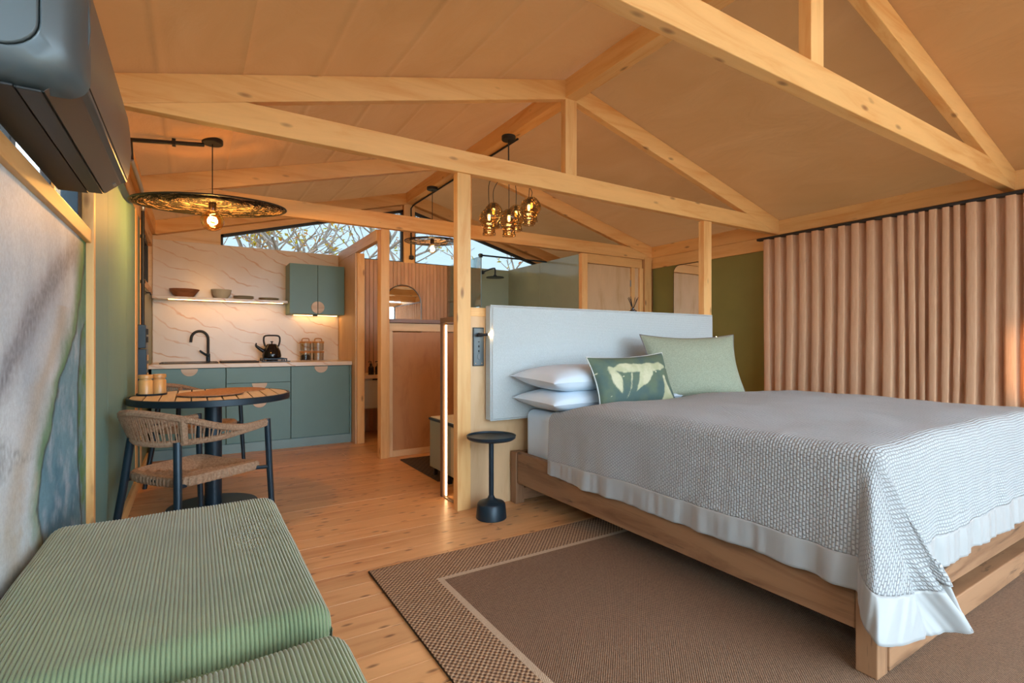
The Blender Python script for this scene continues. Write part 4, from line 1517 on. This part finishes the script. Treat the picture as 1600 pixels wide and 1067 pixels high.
# ------------------------------------------------------------------ washroom
va = thing('vanity_unit', (2.0, 6.0, 0.33), 'floating washroom vanity with drawer seen through the doorway', 'vanity')
bx('counter', 1.56, 2.75, 5.75, 6.22, 0.675, 0.715, 'plain_pine_x', va)
bx('body', 1.58, 2.73, 5.78, 6.22, 0.33, 0.674, 'cream', va)
bx('drawer', 1.585, 2.15, 5.762, 5.779, 0.34, 0.655, 'cream', va)
bx('grip', 1.72, 2.02, 5.758, 5.7785, 0.656, 0.672, 'black', va)
for bx_, by_, lb in ((1.72, 5.83, 'dark pump bottle on the vanity, left of the pair'), (1.80, 5.83, 'dark pump bottle on the vanity, right of the pair')):
    bt = thing('pump_bottle', (bx_, by_, 0.7155), lb, 'bottle', 'pump bottles on the vanity')
    build('body', MB().lathe([(0, 0), (0.03, 0), (0.032, 0.004), (0.032, 0.085), (0.012, 0.105), (0.012, 0.112), (0, 0.112)], (bx_, by_, 0.7155), 20), 'bottle', bt, smooth=35)
    build('pump', MB().lathe([(0.014, 0.112), (0.014, 0.128), (0.005, 0.13), (0.005, 0.15), (0, 0.15)], (bx_, by_, 0.7155), 14).tube([(bx_, by_, 0.866), (bx_ - 0.035, by_ - 0.01, 0.862)], 0.005, 8), 'black', bt, smooth=35)
bn = thing('wash_basin', (2.05, 5.98, 0.7155), 'pale counter basin on the vanity', 'basin')
build('bowl', MB().lathe([(0, 0), (0.13, 0), (0.18, 0.02), (0.195, 0.11), (0.188, 0.11), (0.172, 0.03), (0, 0.02)], (2.05, 5.98, 0.7155), 36), 'cream', bn, smooth=35)
am = thing('arched_mirror', (2.24, 6.215, 0.95), 'arched mirror with thin metal frame on the slatted wall', 'mirror')
ap = [(2.0, 0.95), (2.48, 0.95)] + arc(2.24, 1.57, 0.24, 0, PI, 28)
build('glass', MB().prism(ap, 'y', 6.210, 6.221), 'mirror', am)
fp = [(x, 6.208, z) for x, z in ap]
build('frame', MB().tube(fp, 0.007, 8, closed=True), 'steel', am, smooth=40)
ss = thing('shower_screen', (2.86, 5.77, 0), 'clear glass shower screen held by a thin top bar', 'screen')
bx('glass', 2.855, 2.864, 5.29, 6.233, 0.02, 2.10, 'screen_glass', ss, bevel=0)
bx('edge_seal', 2.854, 2.865, 5.286, 5.29, 0.02, 2.10, 'plinth', ss, bevel=0)
build('support_bar', MB().tube([(2.83, 5.30, 2.112), (3.814, 5.30, 2.112)], 0.010, 8), 'blue_black', ss)
bx('clamp', 2.84, 2.88, 5.285, 5.315, 2.085, 2.13, 'blue_black', ss)
hd = thing('rain_shower', (3.39, 6.0, 1.95), 'dark rain shower head on a bent wall arm', 'shower')
build('arm', MB().tube(bez([(3.39, 6.234, 2.06), (3.39, 6.05, 2.075), (3.39, 5.91, 2.075), (3.39, 5.88, 2.05), (3.39, 5.88, 1.985)], 20), 0.011, 10), 'blue_black', hd, smooth=True)
build('head', MB().lathe([(0, 0.0), (0.118, 0.0), (0.12, 0.004), (0.118, 0.010), (0.03, 0.022), (0.016, 0.04), (0, 0.04)], (3.39, 5.88, 1.945), 36), 'blue_black', hd, smooth=35)
build('flange', MB().tube([(3.39, 6.234, 2.06), (3.39, 6.22, 2.06)], 0.028, 16), 'blue_black', hd)
for z_, lb in ((1.42, 'lower'), (1.62, 'upper')):
    cs = build('corner_shelf', MB().prism([(2.866, 6.234), (3.10, 6.234), (2.866, 6.0)], 'z', z_, z_ + 0.014), 'shower_green')
    setp(cs, f'{lb} small triangular shower shelf behind the glass screen', 'shelf', 'shower corner shelves')

rm = thing('wall_mirror', (4.99, 4.02, 0.3), 'tall mirror with rounded corners leaning flat on the olive wall', 'mirror')


def rrect(y0, y1, z0, z1, r):
    return arc(y1 - r, z1 - r, r, 0, PI / 2, 8) + arc(y0 + r, z1 - r, r, PI / 2, PI, 8) + arc(y0 + r, z0 + r, r, PI, 1.5 * PI, 8) + arc(y1 - r, z0 + r, r, 1.5 * PI, 2 * PI, 8)


build('backing', MB().prism(rrect(3.79, 4.26, 0.25, 2.025, 0.09), 'x', 4.972, 4.9995), 'black', rm)
build('glass', MB().prism(rrect(3.798, 4.252, 0.258, 2.017, 0.083), 'x', 4.969, 4.9725), 'mirror', rm)

# ------------------------------------------------------------------ curtain and rail
cr = bx('curtain_rail', 4.76, 4.82, -1.5, 3.04, 2.092, 2.115, 'black', bevel=0.004)
setp(cr, 'black curtain rail fixed below the right wall plate', 'curtain rail')
cu = thing('curtain', (4.8, 0.75, 0), 'long peach linen curtain in wave folds along the right wall', 'curtain')
rc = random.Random(11)
knots_ = [2.99]
while knots_[-1] > -1.5:
    yy = knots_[-1]
    wdt = rc.uniform(0.10, 0.125)
    if 1.45 < yy < 1.85 or 1.0 < yy < 1.22:
        wdt = rc.uniform(0.055, 0.085)
    knots_.append(yy - wdt)


def fold(y_):
    for a, b in zip(knots_, knots_[1:]):
        if b <= y_ <= a:
            return (y_ - b) / (a - b), a - b
    return 0, 0.1


def cur(z0, z1, extra=0.0):
    def fn(u, w):
        y_ = 2.985 - u * 4.4
        z = z0 + (z1 - z0) * w
        hgt = z / 2.09
        yd = y_ + 0.03 * (1 - hgt) * noise.noise(Vector((y_ * 3, 0, z * 0.8)))
        f, wd = fold(max(-1.49, min(2.98, yd)))
        amp = 0.027 + 0.2 * (wd - 0.05)
        sh_ = 1 - 2 * math.sin(PI * max(0, min(1, f))) ** 0.55
        x = 4.79 + amp * sh_ - extra + 0.012 * (1 - hgt) * noise.noise(Vector((y_ * 6, 4, z)))
        yy2 = y_ + 0.012 * math.sin(4 * PI * f)
        return (x, yy2, z)
    return fn


build('cloth', MB().grid(cur(0.02, 2.005), 900, 16), 'curtain', cu, smooth=80)
build('heading_band', MB().grid(cur(2.0, 2.09, 0.002), 900, 2), 'curtain', cu, smooth=80)

# ------------------------------------------------------------------ rug
rg = thing('rug', (2.5, 1.0, 0), 'brown flat-woven rug with chunky border and pale line under the bed', 'rug')
R0, R1, Q0, Q1 = 0.69, 4.5, -1.0, 2.37


def rect_ring(x0, x1, y0, y1, t_, z0, z1):
    return MB().box(x0, x1, y1 - t_, y1, z0, z1).box(x0, x1, y0, y0 + t_, z0, z1).box(x0, x0 + t_, y0 + t_, y1 - t_, z0, z1).box(x1 - t_, x1, y0 + t_, y1 - t_, z0, z1)


build('border', rect_ring(R0, R1, Q0, Q1, 0.235, 0.0005, 0.012), 'rug_border', rg)
build('pale_line', rect_ring(R0 + 0.235, R1 - 0.235, Q0 + 0.235, Q1 - 0.235, 0.028, 0.0005, 0.0115), 'rug_line', rg)
bx('field', R0 + 0.263, R1 - 0.263, Q0 + 0.263, Q1 - 0.263, 0.0005, 0.0115, 'rug_field', rg, bevel=0)
build('edge_binding', MB().tube([(R0, Q0, 0.0065), (R0, Q1, 0.0065), (R1, Q1, 0.0065), (R1, Q0, 0.0065)], 0.006, 8, closed=True), 'black', rg, smooth=True)

# ------------------------------------------------------------------ side table
st = thing('side_table', (1.55, 2.73, 0), 'small round dark metal side table beside the bed', 'side table')
c = (1.55, 2.735, 0)
build('base', MB().lathe([(0, 0), (0.090, 0), (0.094, 0.004), (0.094, 0.012), (0.086, 0.088), (0.078, 0.098), (0.045, 0.108), (0.024, 0.122), (0.016, 0.14), (0, 0.14)], c, 40), 'blue_black', st, smooth=40)
build('stem', MB().lathe([(0.0155, 0.13), (0.0155, 0.485)], c, 20), 'blue_black', st, smooth=40)
build('top', MB().lathe([(0, 0.482), (0.135, 0.482), (0.149, 0.492), (0.152, 0.508), (0.147, 0.509), (0.143, 0.499), (0, 0.496)], c, 56), 'blue_black', st, smooth=40)

# ------------------------------------------------------------------ bed
B0, B1, F0, F1 = 1.83, 3.70, 0.755, 2.945
bd = thing('bed_frame', ((B0 + B1) / 2, (F0 + F1) / 2, 0), 'low rustic oak bed frame with knotty side board', 'bed')
for x0 in (B0, B1 - 0.05):
    bx('side_rail', x0, x0 + 0.045, F0 + 0.07, F1 - 0.07, 0.14, 0.345, 'oak_y', bd, bevel=0.004)
for x0 in (B0 - 0.01, B1 - 0.06):
    bx('leg', x0, x0 + 0.07, F0, F0 + 0.065, 0.012, 0.345, 'oak_z', bd, bevel=0.004)
    bx('leg', x0, x0 + 0.07, F1 - 0.065, F1, 0.0, 0.345, 'oak_z', bd, bevel=0.004)
bx('foot_rail', B0 + 0.06, B1 - 0.06, F0 + 0.02, F0 + 0.06, 0.15, 0.345, 'oak_x', bd, bevel=0.004)
bx('low_rail', B0 + 0.06, B1 - 0.06, F0 - 0.005, F0 + 0.065, 0.02, 0.115, 'oak_x', bd, bevel=0.004)
bx('low_rail', B0 + 0.06, B1 - 0.06, F1 - 0.06, F1, 0.02, 0.10, 'oak_x', bd, bevel=0.004)
bx('head_rail', B0 + 0.06, B1 - 0.06, F1 - 0.06, F1 - 0.02, 0.15, 0.345, 'oak_x', bd, bevel=0.004)
bx('slat_base', B0 + 0.05, B1 - 0.05, F0 + 0.08, F1 - 0.07, 0.24, 0.28, 'oak_x', bd)


def rounded_block(x0, x1, y0, y1, z0, z1, r, n=6):
    m = MB()
    m.box(x0, x1, y0, y1, z0, z1)
    return m


ma = build('mattress', MB().box(B0 + 0.052, B1 - 0.052, F0 + 0.075, 2.865, 0.281, 0.635), 'sheet', smooth=40)
md = ma.modifiers.new('bevel', 'BEVEL')
md.width = 0.05
md.segments = 6
setp(ma, 'mattress in a fitted white sheet on the oak bed', 'mattress')

# bedspread: square cloth hung over the bed with free corners at the foot
qx0, qx1, qy0, qy1 = 1.815, 3.715, 0.742, 2.50
rr = 0.06
DROP = 0.505
HEM = 0.392


def ztop(x, y_):
    u = (x - qx0) / (qx1 - qx0)
    w = (qy1 - y_) / (qy1 - qy0)
    w = max(0, min(1, w))
    ramp_ = 0.648 + 0.085 * (1 - math.exp(-(w / 0.14) ** 1.6))
    z = ramp_ + 0.022 * math.sin(PI * max(0, min(1, u))) ** 0.7
    z += 0.014 * noise.noise(Vector((x * 2.2, y_ * 2.2, 1.0))) + 0.006 * noise.noise(Vector((x * 6, y_ * 6, 4)))
    return z


def hang(s, t_):
    """s across, t along; position of the cloth point"""
    x = min(max(s, qx0 + rr), qx1 - rr)
    y_ = max(t_, qy0 + rr)
    ax_, by_ = s - x, t_ - y_
    o = math.hypot(ax_, by_)
    if abs(ax_) > 1e-6 and abs(by_) > 1e-6:
        g = max(abs(ax_), abs(by_)) / o
        # the cloth corner is slightly rounded off
        th_ = math.atan2(abs(by_), abs(ax_))
        o2 = max(abs(ax_), abs(by_)) * (1 + 0.24 * math.sin(2 * th_))
        ax_, by_, o = ax_ / o * o2, by_ / o * o2, o2
    zt = ztop(x, y_)
    if o < 1e-6:
        return (x, y_, zt)
    dx, dy = ax_ / o, by_ / o
    q = rr * PI / 2
    if o < q:
        a = o / rr
        out, dn = rr * math.sin(a), rr * (1 - math.cos(a))
    else:
        out, dn = rr, rr + o - q
    corner = 2 * abs(dx * dy)
    dn2 = max(0, dn - rr)
    # folds running down the sides
    p_ = t_ if abs(dx) > abs(dy) else s + 5
    k_ = dn2 / 0.45
    f = 0.022 * noise.noise(Vector((p_ * 4.2, 0.3, 2))) + 0.014 * noise.noise(Vector((p_ * 11, dn2 * 2, 7)))
    out += k_ * (0.012 + f) * (1 - corner * 0.6)
    if o > HEM - 0.02:
        g_ = min(1.0, (o - HEM + 0.02) / 0.06)
        out += g_ * (0.014 * noise.noise(Vector((p_ * 13, 1.5, 3 + dn2))) + 0.007 * noise.noise(Vector((p_ * 31, 2.5, dn2 * 3))) + 0.004)
    th_ = math.atan2(abs(dy), abs(dx))
    out += corner * dn2 * 0.30 - 0.035 * corner * k_ * math.cos(8 * (th_ - PI / 4))
    # keep the lengths of the slanting corner
    dn -= corner * dn2 * 0.035
    if dn > rr:
        dn = rr + (dn - rr) * (zt - rr - 0.285) / (0.752 - rr - 0.285)
    zz = zt - dn
    # hem drop varies a little
    if dn2 > 0.25:
        zz += 0.012 * noise.noise(Vector((p_ * 2.1, 9, 0)))
    sw = corner * max(0.0, min(1.0, (th_ - 0.5) / 0.6)) * dn2 * 0.55
    return (x + dx * out + (sw if dx < 0 else -sw), y_ + dy * out - 0.12 * sw, max(0.035, zz))


NS, NTt = 330, 260
S0, S1 = qx0 + rr - DROP, qx1 - rr + DROP
T0, T1 = qy0 + rr - DROP, qy1
full = MB()
full.grid(lambda u, w: hang(S0 + (S1 - S0) * u, T0 + (T1 - T0) * w), NS, NTt, uv=lambda u, w: (S0 + (S1 - S0) * u, T0 + (T1 - T0) * w))
main_f, hem_f = [], []
for f in full.f:
    us = sum(full.uv[i][0] for i in f) / 4
    ts = sum(full.uv[i][1] for i in f) / 4
    a = max(qx0 + rr - us, us - qx1 + rr, qy0 + rr - ts)
    (hem_f if a > HEM else main_f).append(f)


def subset(faces):
    m = MB()
    idx = {}
    m.uv = []
    for f in faces:
        nf = []
        for i in f:
            if i not in idx:
                idx[i] = len(m.v)
                m.v.append(full.v[i])
                m.uv.append(full.uv[i])
            nf.append(idx[i])
        m.f.append(tuple(nf))
    return m


bs = thing('bedspread', (2.76, 1.6, 0.3), 'grey quilted bedspread draped over the bed to its foot corner', 'bedspread')
build('quilted_cover', subset(main_f), 'quilt', bs, smooth=80, solid=0.010)
build('satin_hem', subset(hem_f), 'satin', bs, smooth=80, solid=0.004, label='smooth satin border of the bedspread')


# ------------------------------------------------------------------ pillows and cushions
def cushion_fn(w_, h_, t_, sgn, ear=0.06, pw=2.8):
    def fn(u, v_):
        a, b = 2 * u - 1, 2 * v_ - 1
        x = a * w_ / 2 * (1 - ear * (1 - b * b))
        z = b * h_ / 2 * (1 - ear * 1.3 * (1 - a * a))
        th = t_ / 2 * ((1 - abs(a) ** pw) * (1 - abs(b) ** pw)) ** 0.5
        th += 0.006 * noise.noise(Vector((a * 2.5, b * 2.5, sgn + w_ * 7))) * (1 - a * a) * (1 - b * b)
        return Vector((x, -sgn * th, z))
    return fn


def cushion(name, w_, h_, t_, mat, M4, label, cat, group=None, piping=None, ear=0.06, colfn=None, n=44):
    loc = M4.to_translation()
    o = thing(name, loc, label, cat, group)
    mb = MB()
    cs = []
    for sgn in (1, -1):
        f = cushion_fn(w_, h_, t_, sgn, ear)
        mb.grid(lambda u, v_: M4 @ f(u, v_), n, n)
        if colfn:
            for i in range(n + 1):
                for j in range(n + 1):
                    cs.append(colfn(i / n, j / n, sgn))
    build('cover', mb, mat, o, smooth=60, cols=cs or None)
    f = cushion_fn(w_, h_, t_, 1, ear)
    edge = [f(i / 40, 0) for i in range(40)] + [f(1, i / 40) for i in range(40)] + [f(1 - i / 40, 1) for i in range(40)] + [f(0, 1 - i / 40) for i in range(40)]
    build('piping', MB().tube([M4 @ p_ for p_ in edge], 0.004, 6, closed=True), piping or mat, o, smooth=True)
    return o


def frame_m(c, right, up):
    r = Vector(right).normalized()
    u = Vector(up)
    u = (u - r * u.dot(r)).normalized()
    nrm = u.cross(r)          # pointing to the viewer side is -local y
    m = Matrix.Identity(4)
    yv = u.cross(r) * 1.0
    yv = r.cross(u) * -1.0
    for i in range(3):
        m[i][0], m[i][1], m[i][2], m[i][3] = r[i], yv[i], u[i], c[i]
    return m


PG = 'white bed pillows'
cushion('pillow', 0.74, 0.46, 0.155, 'sheet', frame_m((2.14, 2.615, 0.714), (1, 0, 0), (0, 1, 0.02)), 'white pillow at the bottom of the stack left of the patterned cushion', 'pillow', PG)
cushion('pillow', 0.74, 0.46, 0.165, 'sheet', frame_m((2.13, 2.615, 0.850), (1, 0.02, 0), (0, 1, 0.05)), 'white pillow on top of the stack left of the patterned cushion', 'pillow', PG)
cushion('pillow', 0.72, 0.46, 0.155, 'sheet', frame_m((3.16, 2.63, 0.714), (1, 0, 0), (0, 1, 0.02)), 'white pillow behind the plain green cushion', 'pillow', PG)
G = {n: S(*c) for n, c in dict(bg=(92, 108, 88), bg2=(74, 96, 92), cream=(198, 196, 164), cream2=(172, 174, 138), line=(214, 212, 176)).items()}


def leafpat(u, v_, sgn):
    a, b = u * 1.9, v_
    n1 = noise.fractal(Vector((a * 3, b * 3, 2)), 0.8, 2, 4)
    c = mixc(G['bg'], G['bg2'], 0.5 + n1 + (0.4 - b) * 0.6)
    # big pale brush strokes
    def stroke(pts, wd):
        best = 9
        for i in range(len(pts) - 1):
            p0, p1 = Vector(pts[i]), Vector(pts[i + 1])
            d = p1 - p0
            tt = max(0, min(1, (Vector((a, b)) - p0).dot(d) / d.length_squared))
            w2 = wd[i] + (wd[i + 1] - wd[i]) * tt
            best = min(best, (Vector((a, b)) - (p0 + d * tt)).length - w2)
        return best
    s1 = stroke([(0.22, 0.72), (0.55, 0.74), (0.95, 0.72), (1.55, 0.72), (1.72, 0.70)], [0.01, 0.10, 0.09, 0.09, 0.03])
    s2 = stroke([(0.30, 0.72), (0.36, 0.50), (0.40, 0.24)], [0.08, 0.10, 0.01])
    s3 = stroke([(1.15, 0.66), (0.95, 0.45), (0.72, 0.24)], [0.16, 0.10, 0.01])
    s4 = stroke([(0.74, 0.66), (0.62, 0.34), (0.48, 0.12)], [0.015, 0.018, 0.022])
    s5 = stroke([(1.62, 0.48), (1.60, 0.25), (1.62, 0.05)], [0.03, 0.09, 0.20])
    d = min(s1, s2, s3, s4, s5) + 0.03 * n1
    c = mixc(c, mixc(G['cream'], G['cream2'], 0.5 + n1 * 1.2), max(0, min(1, -d / 0.02 + 0.2)))
    if noise.noise(Vector((a * 9, b * 14, 8))) > 0.62:
        c = mixc(c, G['line'], 0.8)
    return c


cushion('patterned_cushion', 0.70, 0.35, 0.15, 'cushion_print', frame_m((2.37, 2.35, 0.832), (1.0, 0.05, 0.03), (0.02, 0.34, 1)), 'lumbar cushion with cream leaf strokes on green, white piping', 'cushion', None, 'piping', 0.085, leafpat, n=90)
cushion('green_cushion', 0.74, 0.50, 0.17, 'green_linen', frame_m((3.06, 2.44, 0.905), (0.84, -0.36, 0.0), (0.05, 0.42, 1)), 'large plain sage linen cushion leaning at the right of the bed', 'cushion', None, 'grey_piping', 0.10)

# ------------------------------------------------------------------ outdoors
gr = build('ground', MB().box(-40, 45, -40, 60, -0.65, -0.55), 'ground')
setp(gr, 'dry ground outside around the cabin', 'ground', kind='structure')


def tree(base, h, seed, label, lean=(0, 0)):
    rnd = random.Random(seed)
    tr = thing('tree', base, label, 'tree', 'trees behind the cabin')
    wood_mb, leaf = MB(), MB()

    def grow(p, d, ln, r, lvl):
        pts = [p]
        q = Vector(p)
        dd = Vector(d)
        for i in range(5):
            dd = (dd + Vector((rnd.uniform(-.25, .25), rnd.uniform(-.25, .25), rnd.uniform(-.12, .2)))).normalized()
            q = q + dd * ln / 5
            pts.append(q.copy())
        n = {0: 10, 1: 8, 2: 6}.get(lvl, 4)
        wood_mb.tube(pts, [r * (1 - 0.45 * i / 5) for i in range(6)], n, cap=False)
        if lvl >= 3:
            for k_ in range(rnd.randint(2, 5)):
                if rnd.random() < 0.8:
                    c = pts[rnd.randint(2, 5)] + Vector((rnd.uniform(-.1, .1), rnd.uniform(-.1, .1), rnd.uniform(-.1, .1)))
                    a = Vector((rnd.uniform(-1, 1), rnd.uniform(-1, 1), rnd.uniform(-1, 1))).normalized()
                    b = a.orthogonal().normalized()
                    s = rnd.uniform(0.04, 0.08)
                    leaf.add([c - a * s, c + b * s * 0.5, c + a * s, c - b * s * 0.5], [(0, 1, 2, 3)])
        if lvl < 4:
            for k_ in range(4 if lvl < 2 else 3):
                i = rnd.randint(2, 5) if lvl else rnd.randint(3, 5)
                az = rnd.uniform(0, 2 * PI)
                nd = (dd * 0.75 + Vector((math.cos(az), math.sin(az), rnd.uniform(-0.1, 0.7)))).normalized()
                grow(pts[i], nd, ln * rnd.uniform(0.55, 0.78), r * 0.52, lvl + 1)
    grow(Vector(base), Vector((lean[0], lean[1], 1)).normalized(), h, 0.15, 0)
    build('branches', wood_mb, 'bark', tr, smooth=True)
    lf = build('leaves', leaf, 'leaf', tr)
    lf['kind'] = 'stuff'
    return tr


tree((0.4, 11.0, -0.55), 3.0, 21, 'bare tree with a few yellow leaves behind the left gable window', (0.25, 0))
tree((4.2, 13.5, -0.55), 3.0, 33, 'farther tree with yellow leaves near the middle of the gable window', (-0.3, 0))
tree((7.6, 11.5, -0.55), 2.4, 44, 'small tree whose twigs show above the shower', (-0.15, 0))
